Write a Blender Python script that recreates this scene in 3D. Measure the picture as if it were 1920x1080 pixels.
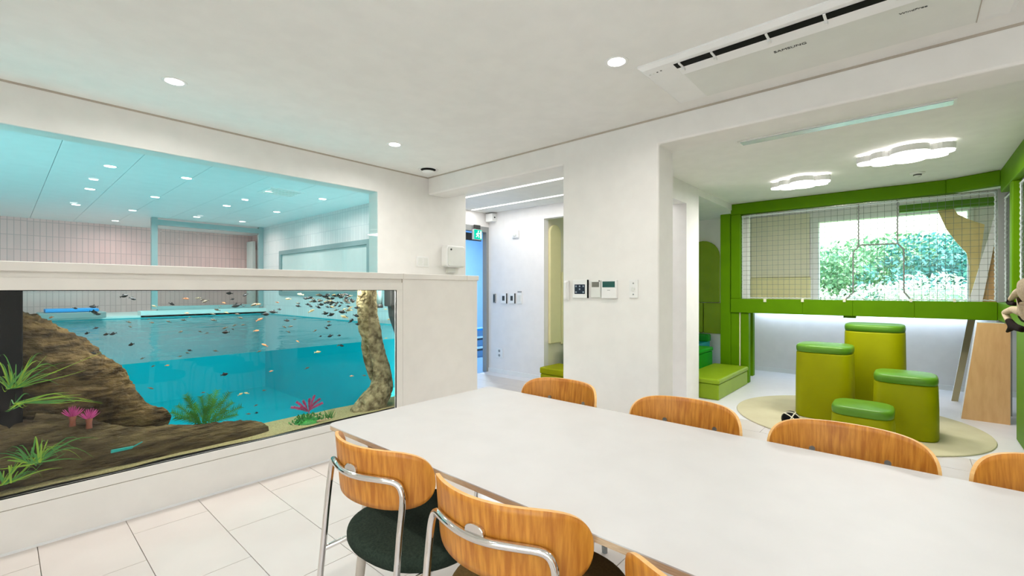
import bpy, bmesh, math, random
from mathutils import Vector, Matrix, noise
random.seed(7)
PI = math.pi
S = bpy.context.scene
for o in list(bpy.data.objects): bpy.data.objects.remove(o)
COL = S.collection

# ------------------------------------------------------------------ camera
F, U0, V0, H = 848.5, 960.0, 543.0, 1.25      # focal length in pixels of the 1920x1080 frame, vanishing centre, eye height
cd = bpy.data.cameras.new('camera'); cam = bpy.data.objects.new('camera', cd); COL.objects.link(cam)
cd.sensor_width = 36; cd.lens = F / 1920 * 36; cd.shift_y = (V0 - 540) / 1920; cd.clip_start = .02
cam.location = (0, 0, H); cam.rotation_euler = (PI / 2, 0, math.atan2(.6623, .7492) - PI / 2)
S.camera = cam
# ------------------------------------------------------------------ view
S.view_settings.view_transform = 'Standard'; S.view_settings.look = 'None'
S.view_settings.exposure = 0.16; S.view_settings.gamma = 1.0; S.view_settings.use_curve_mapping = False
# ------------------------------------------------------------------ sky and sun
w = bpy.data.worlds.new('sky'); S.world = w; w.use_nodes = True
nt = w.node_tree; bg = nt.nodes['Background']
sky = nt.nodes.new('ShaderNodeTexSky'); sky.sky_type = 'NISHITA'; sky.sun_disc = False
sky.sun_elevation = math.radians(58); sky.sun_rotation = math.radians(197); sky.air_density = 1.6; sky.dust_density = 2.0
nt.links.new(sky.outputs[0], bg.inputs[0]); bg.inputs[1].default_value = .62
sd = bpy.data.lights.new('sun', 'SUN'); sun = bpy.data.objects.new('sun', sd); COL.objects.link(sun)
sd.energy = 9.5; sd.angle = math.radians(1); sd.color = (1, .95, .86)
sun.rotation_euler = Vector((-.16, -.5, .85)).to_track_quat('Z', 'Y').to_euler()
# light levels of the lamps built further down (watts)
P_MAIN, P_POOL, P_UNDER, P_CLOUD, P_LINE, P_LED, P_HALL, P_TANK = 6.9, 5.2, 46.0, 26.0, 10.0, 8.0, 160.0, 6.0
WARM, WHITE, COOL = (1, .965, .935), (1, .985, .965), (.60, .79, 1)

# ------------------------------------------------------------------ pixel -> place
def ray(u, v):
    r = (u - U0) / F
    return (r * .6623 + .7492, -.7493 * r + .6623, (V0 - v) / F)
def onX(u, v, X): a = ray(u, v); t = X / a[0]; return Vector((X, t * a[1], H + t * a[2]))
def onY(u, v, Y): a = ray(u, v); t = Y / a[1]; return Vector((t * a[0], Y, H + t * a[2]))
def onZ(u, v, Z): a = ray(u, v); t = (Z - H) / a[2]; return Vector((t * a[0], t * a[1], Z))

# ------------------------------------------------------------------ materials
def lin(c):
    return tuple((x / 255 / 12.92) if x / 255 <= .04045 else ((x / 255 + .055) / 1.055) ** 2.4 for x in c)
MATS = {}
def mat(name, rgb=(200, 200, 200), rough=.5, metal=0, rgb2=None, scale=8, stretch=(1, 1, 1), bump=0, bscale=60, spec=.5, detail=4, coat=0, sub=0):
    if name in MATS: return MATS[name]
    m = bpy.data.materials.new(name); m.use_nodes = True; n = m.node_tree.nodes; l = m.node_tree.links
    b = n['Principled BSDF']; c = (*lin(rgb), 1)
    b.inputs['Base Color'].default_value = c; b.inputs['Roughness'].default_value = rough
    b.inputs['Metallic'].default_value = metal; b.inputs['Specular IOR Level'].default_value = spec
    if coat: b.inputs['Coat Weight'].default_value = coat
    tc = n.new('ShaderNodeTexCoord'); mp = n.new('ShaderNodeMapping'); mp.inputs['Scale'].default_value = stretch
    l.new(tc.outputs['Object'], mp.inputs[0])
    nz = n.new('ShaderNodeTexNoise'); nz.inputs['Scale'].default_value = scale; nz.inputs['Detail'].default_value = detail
    l.new(mp.outputs[0], nz.inputs['Vector'])
    rp = n.new('ShaderNodeValToRGB'); l.new(nz.outputs[0], rp.inputs[0])
    c2 = (*lin(rgb2), 1) if rgb2 else tuple(min(1, x * .965) for x in c[:3]) + (1,)
    rp.color_ramp.elements[0].position = .35; rp.color_ramp.elements[1].position = .65
    rp.color_ramp.elements[0].color = c2; rp.color_ramp.elements[1].color = c
    l.new(rp.outputs[0], b.inputs['Base Color'])
    if bump:
        n2 = n.new('ShaderNodeTexNoise'); n2.inputs['Scale'].default_value = bscale; n2.inputs['Detail'].default_value = 6
        l.new(mp.outputs[0], n2.inputs['Vector'])
        bp = n.new('ShaderNodeBump'); bp.inputs['Strength'].default_value = bump; bp.inputs['Distance'].default_value = .02 if bump < .9 else .05
        l.new(n2.outputs[0], bp.inputs['Height']); l.new(bp.outputs[0], b.inputs['Normal'])
    MATS[name] = m; return m
def emit(name, rgb, strength):
    if name in MATS: return MATS[name]
    m = bpy.data.materials.new(name); m.use_nodes = True; n = m.node_tree.nodes; l = m.node_tree.links
    n.remove(n['Principled BSDF']); e = n.new('ShaderNodeEmission'); e.inputs[0].default_value = (*lin(rgb), 1); e.inputs[1].default_value = strength
    l.new(e.outputs[0], n['Material Output'].inputs[0]); MATS[name] = m; return m
def thin_glass(name, tint, ior=1.45, rough=0.0):
    m = bpy.data.materials.new(name); m.use_nodes = True; n = m.node_tree.nodes; l = m.node_tree.links
    n.remove(n['Principled BSDF'])
    t = n.new('ShaderNodeBsdfTransparent'); t.inputs[0].default_value = (*tint, 1)
    g = n.new('ShaderNodeBsdfGlossy'); g.inputs['Roughness'].default_value = rough
    f = n.new('ShaderNodeFresnel'); f.inputs[0].default_value = ior
    x = n.new('ShaderNodeMixShader'); ge = n.new('ShaderNodeNewGeometry'); iv = n.new('ShaderNodeMath'); iv.operation = 'SUBTRACT'; iv.inputs[0].default_value = 1
    mu = n.new('ShaderNodeMath'); mu.operation = 'MULTIPLY'; l.new(ge.outputs['Backfacing'], iv.inputs[1]); l.new(f.outputs[0], mu.inputs[0]); l.new(iv.outputs[0], mu.inputs[1])
    l.new((f if name == 'water_surface' else mu).outputs[0], x.inputs[0]); l.new(t.outputs[0], x.inputs[1]); l.new(g.outputs[0], x.inputs[2])
    l.new(x.outputs[0], n['Material Output'].inputs[0]); MATS[name] = m
    if name == 'water_surface':      # small ripples
        z = n.new('ShaderNodeTexNoise'); z.inputs['Scale'].default_value = 3.5; z.inputs['Detail'].default_value = 3
        c = n.new('ShaderNodeTexCoord'); l.new(c.outputs['Object'], z.inputs['Vector'])
        b = n.new('ShaderNodeBump'); b.inputs['Strength'].default_value = .35; b.inputs['Distance'].default_value = .05
        l.new(z.outputs[0], b.inputs['Height']); l.new(b.outputs[0], g.inputs['Normal'])
    return m
def tile_wall(name, rgb, mortar, tw, th):
    m = bpy.data.materials.new(name); m.use_nodes = True; n = m.node_tree.nodes; l = m.node_tree.links
    b = n['Principled BSDF']; b.inputs['Roughness'].default_value = .3
    tc = n.new('ShaderNodeTexCoord'); sp = n.new('ShaderNodeSeparateXYZ'); l.new(tc.outputs['Object'], sp.inputs[0])
    ad = n.new('ShaderNodeMath'); ad.operation = 'ADD'; l.new(sp.outputs[0], ad.inputs[0]); l.new(sp.outputs[1], ad.inputs[1])
    cb = n.new('ShaderNodeCombineXYZ'); l.new(ad.outputs[0], cb.inputs[0]); l.new(sp.outputs[2], cb.inputs[1])
    br = n.new('ShaderNodeTexBrick'); l.new(cb.outputs[0], br.inputs[0]); br.offset = 0
    c = lin(rgb)
    br.inputs['Color1'].default_value = (*c, 1); br.inputs['Color2'].default_value = (*[x * .93 for x in c], 1); br.inputs['Mortar'].default_value = (*lin(mortar), 1)
    br.inputs['Scale'].default_value = 1; br.inputs['Brick Width'].default_value = tw; br.inputs['Row Height'].default_value = th
    br.inputs['Mortar Size'].default_value = .006; br.inputs['Mortar Smooth'].default_value = .3
    l.new(br.outputs[0], b.inputs['Base Color']); MATS[name] = m; return m

M_wall = mat('warm_white_paint', (238, 236, 232), .7, spec=.25)
M_ceil = mat('ceiling_paint', (238, 237, 233), .8, spec=.2)
M_corr = mat('corridor_paint', (238, 235, 233), .7, spec=.25)
M_cab = mat('cabinet_laminate', (235, 231, 225), .45)
M_gap = mat('shadow_gap', (186, 176, 162), .8)
M_tile = mat('porcelain_tile', (207, 198, 191), .32, rgb2=(202, 192, 185), scale=3)
M_grout = mat('tile_grout', (190, 180, 171), .9)
M_vinyl = mat('pale_vinyl_floor', (222, 220, 222), .35)
M_white = mat('white_plastic', (238, 238, 236), .35)
M_offw = mat('off_white_plastic', (226, 227, 222), .4)
M_black = mat('black_plastic', (7, 7, 6), .6, spec=.1)
M_dark = mat('dark_grey_plastic', (52, 54, 52), .5)
M_chrome = mat('chrome', (225, 222, 218), .08, 1, rgb2=(220, 217, 213))
M_steel = mat('brushed_steel', (165, 165, 160), .3, 1)
M_greymetal = mat('grey_green_frame', (150, 166, 166), .4, .2)
M_table = mat('white_laminate', (207, 205, 202), .45, spec=.2)
M_ply = mat('birch_edge', (205, 178, 145), .55, rgb2=(190, 160, 128), scale=40, stretch=(1, 1, 8))
M_taupe = mat('taupe_table_paint', (206, 192, 176), .5)
M_oak = mat('oak_veneer', (208, 138, 48), .42, rgb2=(174, 102, 24), scale=14, stretch=(7, 7, .5), detail=8)
M_oakedge = mat('oak_edge', (232, 184, 118), .5, rgb2=(222, 168, 98), scale=60)
M_gfab = mat('green_wool', (48, 58, 47), .95, rgb2=(36, 45, 37), scale=160, bump=.25, bscale=500, spec=.15)
M_bfab = mat('olive_wool', (104, 82, 46), .95, rgb2=(90, 70, 38), scale=160, bump=.25, bscale=500, spec=.15)
M_green = mat('leaf_green_leatherette', (92, 136, 0), .5, rgb2=(88, 131, 0), scale=5, spec=.1)
M_lime = mat('lime_leatherette', (154, 156, 0), .5, rgb2=(148, 150, 0), scale=5, spec=.12, bump=.05, bscale=300)
M_lid = mat('moss_leatherette', (92, 142, 34), .38, rgb2=(87, 136, 30), scale=5, spec=.35)
M_dgreen = mat('emerald_leatherette', (8, 148, 26), .35, rgb2=(6, 140, 22), scale=5, spec=.3)
M_step = mat('olive_step_leatherette', (140, 168, 22), .42, rgb2=(132, 160, 18), scale=5, spec=.3)
M_turq = mat('turquoise_pad', (0, 160, 150), .4)
M_cream = mat('cream_pad', (232, 226, 200), .6)
M_yellow = mat('straw_pad', (232, 224, 172), .6)
M_birch = mat('birch_plywood', (214, 172, 118), .55, rgb2=(204, 160, 106), scale=5, stretch=(1, 5, 1))
M_straw = mat('yellow_plywood', (222, 204, 140), .55, rgb2=(206, 186, 122), scale=5)
M_rug = mat('cream_mat', (196, 188, 154), .8, rgb2=(188, 179, 145), scale=4)
M_net = mat('net_cord', (112, 120, 112), .8)
M_rope = mat('white_rope', (222, 230, 230), .8, bump=.4, bscale=200)
M_ropeg = mat('grey_rope', (140, 142, 138), .8, bump=.4, bscale=200)
M_poolceil = mat('pool_ceiling_panel', (232, 236, 236), .4)
M_poolwall = tile_wall('pink_finger_tile', (240, 194, 190), (208, 168, 165), .075, .24)
M_poolwallw = tile_wall('pale_finger_tile', (236, 222, 220), (214, 202, 202), .075, .24)
M_basin = mat('turquoise_basin', (0, 172, 182), .5, rgb2=(0, 166, 176), scale=2)
M_coping = mat('pale_coping', (226, 230, 226), .4)
M_bark = mat('driftwood_bark', (126, 104, 66), .9, rgb2=(58, 46, 28), scale=14, stretch=(.6, 1, 1.6), bump=1.0, bscale=22, spec=.2)
M_bark2 = mat('pale_driftwood', (196, 182, 138), .9, rgb2=(112, 98, 64), scale=22, bump=1.0, bscale=50, spec=.2)
M_bark3 = mat('dark_log', (118, 102, 68), .9, rgb2=(58, 46, 30), scale=10, stretch=(.5, 1, 2.2), bump=1.0, bscale=24, spec=.2)
M_sand = mat('aquarium_sand', (176, 164, 112), .9, rgb2=(140, 128, 84), scale=120, bump=.4, bscale=200)
M_grass1 = mat('bright_water_grass', (170, 198, 44), .5, rgb2=(96, 150, 36), scale=6)
M_grass2 = mat('dark_water_grass', (96, 168, 50), .5, rgb2=(50, 120, 54), scale=6)
M_fern = mat('water_fern', (62, 142, 16), .5, rgb2=(32, 100, 12), scale=12)
M_moss = mat('aquatic_moss', (44, 146, 46), .6, rgb2=(22, 104, 28), scale=40)
M_pink = mat('pink_tentacle', (214, 84, 156), .5, rgb2=(186, 60, 130), scale=20)
M_stalk = mat('anemone_stalk', (140, 76, 54), .6)
M_rosy = mat('magenta_leaf', (206, 52, 120), .5, rgb2=(150, 40, 84), scale=30)
M_pebble = mat('pebble', (196, 172, 132), .7, rgb2=(150, 110, 76), scale=30)
M_fishd = mat('dark_fish', (18, 26, 28), .4)
M_fishm = mat('brown_fish', (92, 88, 70), .4)
M_fishy = mat('pale_fish', (214, 196, 142), .4)
M_fisho = mat('orange_fish', (226, 150, 100), .4)
M_plushc = mat('cream_plush', (226, 206, 176), 1, rgb2=(206, 184, 152), scale=80, bump=.6, bscale=300, spec=.1)
M_plushd = mat('dark_brown_plush', (34, 22, 18), 1, bump=.6, bscale=300, spec=.1)
M_hall = mat('hall_blue_lit', (176, 208, 232), .5)  # blue light of the hall put into the wall colour
M_hallstep = mat('hall_step_stone', (120, 150, 176), .4)  # the same blue light mixed into floor and step colour
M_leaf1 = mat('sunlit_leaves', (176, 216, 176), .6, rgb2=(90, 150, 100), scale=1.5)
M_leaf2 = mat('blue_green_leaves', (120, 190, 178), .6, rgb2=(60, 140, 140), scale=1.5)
M_leaf3 = mat('overexposed_leaves', (232, 238, 222), .6, rgb2=(186, 220, 196), scale=1.5)  # overexposed daylight put into the leaf colour
M_trunk = mat('tree_bark', (110, 90, 70), .9)
M_earth = mat('hillside_grass', (150, 180, 120), .9, rgb2=(110, 150, 90), scale=1)
M_screen = mat('dark_blue_screen', (32, 42, 58), .2)
M_lcd = mat('green_lcd', (34, 88, 80), .2)
M_lcd2 = mat('grey_lcd', (118, 116, 106), .3)
M_icon = mat('pale_icon', (150, 165, 180), .4)
M_ink = mat('black_print', (36, 36, 36), .5)
M_blue = mat('blue_foam', (30, 150, 220), .6)
M_grey = mat('grey_plastic', (150, 152, 150), .5)
E_lamp = emit('lamp_lens', (255, 250, 240), 14)
E_pool = emit('pool_lamp_lens', (255, 252, 246), 10)
E_cloud = emit('cloud_diffuser', (255, 252, 246), 5)
E_line = emit('line_lamp_diffuser', (255, 252, 246), 4)
E_led = emit('led_strip', (215, 232, 255), 4)
E_exit = emit('exit_green', (20, 205, 170), 1.1)
E_exitw = emit('exit_white', (235, 255, 250), 1.6)
G_clear = thin_glass('clear_glass', (.97, .99, .985))
G_pool = thin_glass('pool_window_glass', (.955, .99, .99))
G_acr = thin_glass('aquarium_acrylic', (.80, .965, .975), 1.2)
G_water = thin_glass('water_surface', (.75, .98, .98), 1.20, .03)
G_wside = thin_glass('water_body_side', (.12, .86, .88), 1.02)

# ------------------------------------------------------------------ mesh helpers
class MB:
    def __init__(s): s.v = []; s.f = []; s.m = []
    def add(s, vs, fs, mi=0):
        k = len(s.v); s.v += [tuple(v) for v in vs]; s.f += [tuple(i + k for i in f) for f in fs]; s.m += [mi] * len(fs); return s
    def box(s, a, b, mi=0):
        x0, y0, z0 = a; x1, y1, z1 = b
        x0, x1 = min(x0, x1), max(x0, x1); y0, y1 = min(y0, y1), max(y0, y1); z0, z1 = min(z0, z1), max(z0, z1)
        return s.add([(x0, y0, z0), (x1, y0, z0), (x1, y1, z0), (x0, y1, z0), (x0, y0, z1), (x1, y0, z1), (x1, y1, z1), (x0, y1, z1)],
                     [(0, 3, 2, 1), (4, 5, 6, 7), (0, 1, 5, 4), (1, 2, 6, 5), (2, 3, 7, 6), (3, 0, 4, 7)], mi)
    def prism(s, pts, off, mi=0, side=None):
        """closed outline (3-D points) pushed along the vector off"""
        n = len(pts); off = Vector(off); P = [Vector(p) for p in pts]
        nrm = sum(((P[i] - P[0]).cross(P[(i + 1) % n] - P[0]) for i in range(1, n)), Vector())
        if nrm.dot(off) > 0: P = P[::-1]
        k = len(s.v)
        s.add(P + [p + off for p in P], [tuple(range(n)), tuple(range(2 * n - 1, n - 1, -1))], mi)
        s.f += [(k + i, k + n + i, k + n + (i + 1) % n, k + (i + 1) % n) for i in range(n)]; s.m += [mi if side is None else side] * n
        return s
    def loft(s, rings, cap=True, closed=True, mi=0):
        n = len(rings[0]); k = len(s.v)
        for r in rings: s.v += [tuple(p) for p in r]
        c = n if closed else n - 1
        for i in range(len(rings) - 1):
            for j in range(c):
                a = k + i * n + j; b = k + i * n + (j + 1) % n
                s.f.append((a, b, b + n, a + n)); s.m.append(mi)
        if cap:
            s.f.append(tuple(k + j for j in range(n))[::-1]); s.m.append(mi)
            e = k + (len(rings) - 1) * n; s.f.append(tuple(e + j for j in range(n))); s.m.append(mi)
        return s
    def tube(s, path, rad, seg=10, mi=0, jit=0, flat=1.0, up=None):
        P = [Vector(p) for p in path]; R = rad if isinstance(rad, (list, tuple)) else [rad] * len(P)
        rings = []; nprev = None
        for i, p in enumerate(P):
            t = (P[min(i + 1, len(P) - 1)] - P[max(i - 1, 0)]).normalized()
            if nprev is None:
                nprev = t.cross(Vector(up) if up else (Vector((0, 0, 1)) if abs(t.z) < .9 else Vector((1, 0, 0)))).normalized()
            nn = (nprev - t * nprev.dot(t)).normalized(); b = t.cross(nn); nprev = nn
            ring = []
            for j in range(seg):
                a = 2 * PI * j / seg; q = p + nn * math.cos(a) * R[i] * flat + b * math.sin(a) * R[i]
                if jit:
                    d = (q - p); e = Vector((q.x * 5, q.y * 9, q.z * 9 + q.x * 4)); rid = 1 - 2 * abs(noise.noise(Vector((i * .05, a * 3.2, 1)) + e * .6))
                    q = p + d * (1 + jit * (noise.noise(e) + .45 * rid + .35 * noise.noise(q * 34) + .22 * noise.noise(q * 80)))
                ring.append(q)
            rings.append(ring)
        return s.loft(rings, mi=mi)
    def lathe(s, prof, c=(0, 0, 0), seg=24, mi=0):
        rings = [[(c[0] + r * math.cos(2 * PI * j / seg), c[1] + r * math.sin(2 * PI * j / seg), c[2] + z) for j in range(seg)] for r, z in prof]
        return s.loft(rings, mi=mi)
    def data(s, name):
        me = bpy.data.meshes.new(name); me.from_pydata(s.v, [], s.f); me.update(); return me
def obj(name, mb, m, parent=None, smooth=False, bevel=0, seg=2, loc=None, kind=None, fixn=True):
    me = mb if isinstance(mb, bpy.types.Mesh) else mb.data(name)
    if not isinstance(mb, bpy.types.Mesh):
        for x in (m if isinstance(m, (list, tuple)) else [m]): me.materials.append(x)
        if any(mb.m):
            me.polygons.foreach_set('material_index', mb.m)
        if fixn:
            bm = bmesh.new(); bm.from_mesh(me); bmesh.ops.recalc_face_normals(bm, faces=bm.faces); bm.to_mesh(me); bm.free()
        if smooth: me.shade_smooth()
    o = bpy.data.objects.new(name, me); COL.objects.link(o)
    if loc: o.location = loc
    if parent: o.parent = parent
    if bevel:
        b = o.modifiers.new('bevel', 'BEVEL'); b.width = bevel; b.segments = seg; b.limit_method = 'ANGLE'; b.angle_limit = math.radians(40)
        me.shade_smooth() if smooth else None
    if kind: o['kind'] = kind
    return o
def tag(o, label, cat, group=None):
    o['label'] = label; o['category'] = cat
    if group: o['group'] = group
    return o
def thing(name, label, cat, loc=(0, 0, 0), rz=0, group=None):
    o = bpy.data.objects.new(name, None); COL.objects.link(o); o.location = loc; o.rotation_euler = (0, 0, rz); o.empty_display_size = .1
    return tag(o, label, cat, group)
def struct(name, mb, m, label=None, **k):
    o = obj(name, mb, m, kind='structure', **k)
    if label: o['label'] = label
    return o
def boxes(*bs):
    m = MB()
    for a, b in bs: m.box(a, b)
    return m
def dup(root, loc, rz, label, group=None):
    r = root.copy(); COL.objects.link(r); r.location = loc; r.rotation_euler = (0, 0, rz); r['label'] = label
    if group: r['group'] = group
    for ch in list(root.children):
        c = ch.copy(); COL.objects.link(c); c.parent = r
        for g in list(ch.children):
            d = g.copy(); COL.objects.link(d); d.parent = c
    return r
def area(name, parent, loc, size, watts, color=WHITE, rot=(0, 0, 0), size_y=None, spread=None, shape=None):
    L = bpy.data.lights.new(name, 'AREA'); L.energy = watts; L.color = color; L.size = size
    if size_y: L.shape = 'RECTANGLE'; L.size_y = size_y
    elif shape: L.shape = shape
    else: L.shape = 'DISK'
    if spread: L.spread = spread
    o = bpy.data.objects.new(name, L); COL.objects.link(o); o.location = loc; o.rotation_euler = rot
    if parent: o.parent = parent
    return o
def superellipse(a, b, n, k=40):
    out = []
    for i in range(k):
        t = 2 * PI * i / k; c, s_ = math.cos(t), math.sin(t)
        out.append((a * math.copysign(abs(c) ** (2 / n), c), b * math.copysign(abs(s_) ** (2 / n), s_)))
    return out
def text_mesh(txt, size, name):
    cu = bpy.data.curves.new(name, 'FONT'); cu.body = txt; cu.size = size; cu.extrude = .0004; cu.align_x = 'CENTER'
    t = bpy.data.objects.new(name, cu); COL.objects.link(t)
    dg = bpy.context.evaluated_depsgraph_get(); me = bpy.data.meshes.new_from_object(t.evaluated_get(dg))
    bpy.data.objects.remove(t); me.materials.clear(); me.materials.append(M_ink); return me

# ================================================================== THE SETTING
XW, XB = 3.04, 3.30          # the wall between this room and the corridor
YW, YB = 3.89, 4.05          # the wall to the pool
ZC, ZP, ZBEAM = 2.45, 2.41, 2.265
XN, YN = -1.3, -2.3          # walls behind the camera
PX1R = 3.39
XC, YPL, XG, XF = 4.95, 1.84, 6.6, 7.8
# floor
fl = struct('floor', boxes(((XN - .2, YN - .2, -.12), (4.742, 3.7, -.008)), ((2.9, 3.7, -.12), (4.742, 4.85, -.008))), M_grout, 'pale beige tiled floor of the dining room and corridor')
tile_me = MB().box((-.1635, -.3285, -.008), (.1635, .3285, 0)).data('tile'); tile_me.materials.append(M_tile)
ix = 0
x = .12 - .33 * 5
while x < XC - .01:
    j = 0; y = YN + (.33 if ix % 2 else 0)
    while y < 4.85:
        cx, cy = x + .165, y + .33
        if x > XN - .3 and not (cy > 3.5 and cx < 2.95) and cx + .1635 < 4.76 and cy < 4.75:
            o = obj('floor_tile', tile_me, None, fl, loc=(cx, cy, 0))
        y += .66
    x += .33; ix += 1
struct('floor_playroom', boxes(((4.742, -2.1, -.12), (XF + .1, 4.0, 0)), ((4.742, 4.0, -.12), (XC + .1, 4.85, 0))), M_vinyl, 'pale smooth vinyl floor of the play room')
# ceilings
struct('ceiling', boxes(((XN - .2, YN - .2, ZC), (XB, YW + .16, ZC + .12))), M_ceil, 'plain off-white ceiling of the dining room')
struct('ceiling_playroom', boxes(((XB, -2.1, ZP), (XF + .15, 4.85, ZP + .16))), M_ceil, 'lower white ceiling over corridor and play room')
# wall to the pool, with the wide viewing opening
struct('wall_left', MB().prism([(XN - .2, YW, 0), (-.95, YW, 0), (-.95, YW, 2.20), (2.43, YW, 2.20), (2.43, YW, 1.30), (2.95, YW, 1.30), (2.95, YW, 0), (3.59, YW, 0), (3.59, YW, ZC), (XN - .2, YW, ZC)], (0, YB - YW, 0)),
       M_wall, 'white wall around the wide pool viewing window', bevel=.006)
struct('wall_corridor_left', boxes(((PX1R, YB, 0), (3.59, 4.85, ZC))), M_wall, 'short white corridor wall beside the blue doorway')
# wall between room and corridor: header, pier, beam
struct('wall_right', MB().prism([(XW, YN, 0), (XW, -1.3, 0), (XW, -1.3, ZBEAM), (XW, 1.323, ZBEAM), (XW, 1.323, 0), (XW, 2.135, 0), (XW, 2.135, ZBEAM), (XW, YW, ZBEAM), (XW, YW, ZC), (XW, YN, ZC)], (XB - XW, 0, 0)), M_wall,
       'white pier and beam between dining room and play room', bevel=.014, seg=3)
tr = struct('trim_1', boxes(((XN, YW - .004, ZC - .012), (XW, YW + .001, ZC))), M_gap, 'thin shadow gap under the ceiling')
struct('trim_2', boxes(((XW - .004, YN, ZC - .012), (XW + .001, YW, ZC))), M_gap, 'thin shadow gap above the pier and beam')
WY0, WY1, WZ0, WZ1 = -2.1, .9, .5, 2.28  # openings for unseen windows, added to brighten the dining room
struct('wall_back', boxes(((XN - .2, YN, 0), (XN, WY0, ZC)), ((XN - .2, WY1, 0), (XN, YB, ZC)), ((XN - .2, WY0, 0), (XN, WY1, WZ0)), ((XN - .2, WY0, WZ1), (XN, WY1, ZC))), M_wall, 'white wall behind the camera with openings added for daylight')
wb = struct('added_window', boxes(*[((XN - .13, y - .03, WZ0), (XN - .07, y + .03, WZ1)) for y in (WY0 + .03, -1.1, -.1, WY1 - .03)], ((XN - .13, WY0, WZ0), (XN - .07, WY1, WZ0 + .05)), ((XN - .13, WY0, WZ1 - .05), (XN - .07, WY1, WZ1))), M_white, 'white framed windows added behind the camera to let in daylight')
for y0_, y1_ in ((WY0 + .06, -1.13), (-1.07, -.13), (-.07, WY1 - .06)):
    obj('added_window_pane', boxes(((XN - .103, y0_, WZ0 + .05), (XN - .097, y1_, WZ1 - .05))), G_clear, wb)
struct('wall_rear', boxes(((XN - .2, YN - .2, 0), (XB, YN, ZC))), M_wall, 'plain white wall at the far end of the table')
# corridor
struct('wall_corridor', boxes(((XC, 3.79, 0), (XC + .1, 4.95, ZP)), ((XC, 2.6, 2.225), (XC + .1, 3.79, ZP)), ((XC, 1.84, 0), (XC + .1, 2.6, ZP)), ((XC + .1, YPL, 0), (5.33, 2.0, ZP))), M_corr,
       'white corridor wall with a tall opening to the steps')
struct('wall_playroom_left', boxes(((XB, YPL, 2.19), (XC, YPL + .16, ZP)), ((5.33, YPL, 2.33), (XG, YPL + .16, ZP))), M_corr, 'white header band along the play room')
struct('baseboard_corridor', boxes(((XC - .012, 3.79, 0), (XC, 4.85, .06))), M_white)
struct('wall_steps_room', boxes(((XC + .1, 3.79, 0), (XF + .1, 3.9, ZP))), M_cream, 'pale wall beside the green steps')
# play room shell
BY0, BY1, BZ0, BZ1 = -.51, 1.01, 1.02, 2.22
struct('wall_playroom_back', boxes(((XF, -2.1, 0), (XF + .15, BY0, ZP)), ((XF, BY1, 0), (XF + .15, 3.9, ZP)), ((XF, BY0, 0), (XF + .15, BY1, BZ0)), ((XF, BY0, BZ1), (XF + .15, BY1, ZP))), M_corr,
       'pale back wall of the play room with a wide window')
struct('wall_playroom_right', boxes(((XB, -2.1, 0), (XF + .15, -1.95, ZP))), M_green, 'green side wall of the play room')
struct('baseboard_playroom', boxes(((XF - .015, -1.9, 0), (XF, 1.9, .06))), M_white)
wn = struct('window_2', boxes(((XF - .02, BY0 - .05, BZ0 - .05), (XF + .04, BY0, BZ1 + .05)), ((XF - .02, BY1, BZ0 - .05), (XF + .04, BY1 + .09, BZ1 + .05)),
                              ((XF - .02, BY0, BZ0 - .05), (XF + .04, BY1, BZ0)), ((XF - .02, BY0, BZ1), (XF + .04, BY1, BZ1 + .05))), M_white, 'white framed play room window onto trees')
obj('window_pane', boxes(((XF + .02, BY0, BZ0), (XF + .024, BY1, BZ1))), G_clear, wn)
# doorway at the end of the corridor and the hall behind it
struct('wall_corridor_end', boxes(((3.59, 4.85, 2.20), (XC, 5.0, ZP))), M_corr, 'white bulkhead over the blue doorway')
dr = struct('door_1', boxes(((XC - .05, 4.85, 0), (XC, 4.93, 2.2)), ((3.59, 4.85, 0), (3.64, 4.93, 2.2)), ((3.64, 4.85, 2.12), (XC - .05, 4.93, 2.2))), M_grey, 'grey steel door frame at the corridor end')
struct('wall_hall', boxes(((3.4, 8.2, 0), (9.0, 8.3, 3)), ((3.54, 5.0, 0), (3.59, 8.2, 3)), ((9.0, 4.9, 0), (9.1, 8.3, 3)), ((XC + .1, 4.95, 0), (9.0, 5.0, 3))), M_hall, 'hall wall behind the doorway, coloured with its blue light')
struct('ceiling_hall', boxes(((3.4, 4.95, 2.9), (9.1, 8.3, 3.0))), M_hall)
struct('floor_hall', boxes(((3.4, 4.85, -.1), (9.1, 8.3, 0))), M_hallstep)
for k in range(3):
    st = obj('hall_step', boxes(((4.9, 6.0 + .3 * k, 0), (8.6, 6.3 + .3 * k, .15 * (k + 1)))), M_hallstep)
    tag(st, ['lowest', 'middle', 'highest'][k] + ' of the stone steps coloured with blue hall light, seen through the blue doorway', 'step', 'steps beyond the blue doorway')
    obj('nosing', boxes(((4.9, 5.992 + .3 * k, .15 * (k + 1) - .03), (8.6, 6.03 + .3 * k, .15 * (k + 1) + .003))), M_blue if k == 2 else M_dark, st)
hl = thing('added_hall_lamp', 'unseen cool lamp added to light the hall beyond the blue doorway', 'lamp', (6.2, 6.6, 2.9))  # unseen lamp, added for the bluish light in the hall
obj('diffuser', MB().lathe([(.001, -.05), (.2, -.05), (.22, -.03), (.22, 0), (.001, 0)]), E_led, hl)
area('hall_light', hl, (0, 0, -.06), .4, P_HALL, (.62, .83, 1))

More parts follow.
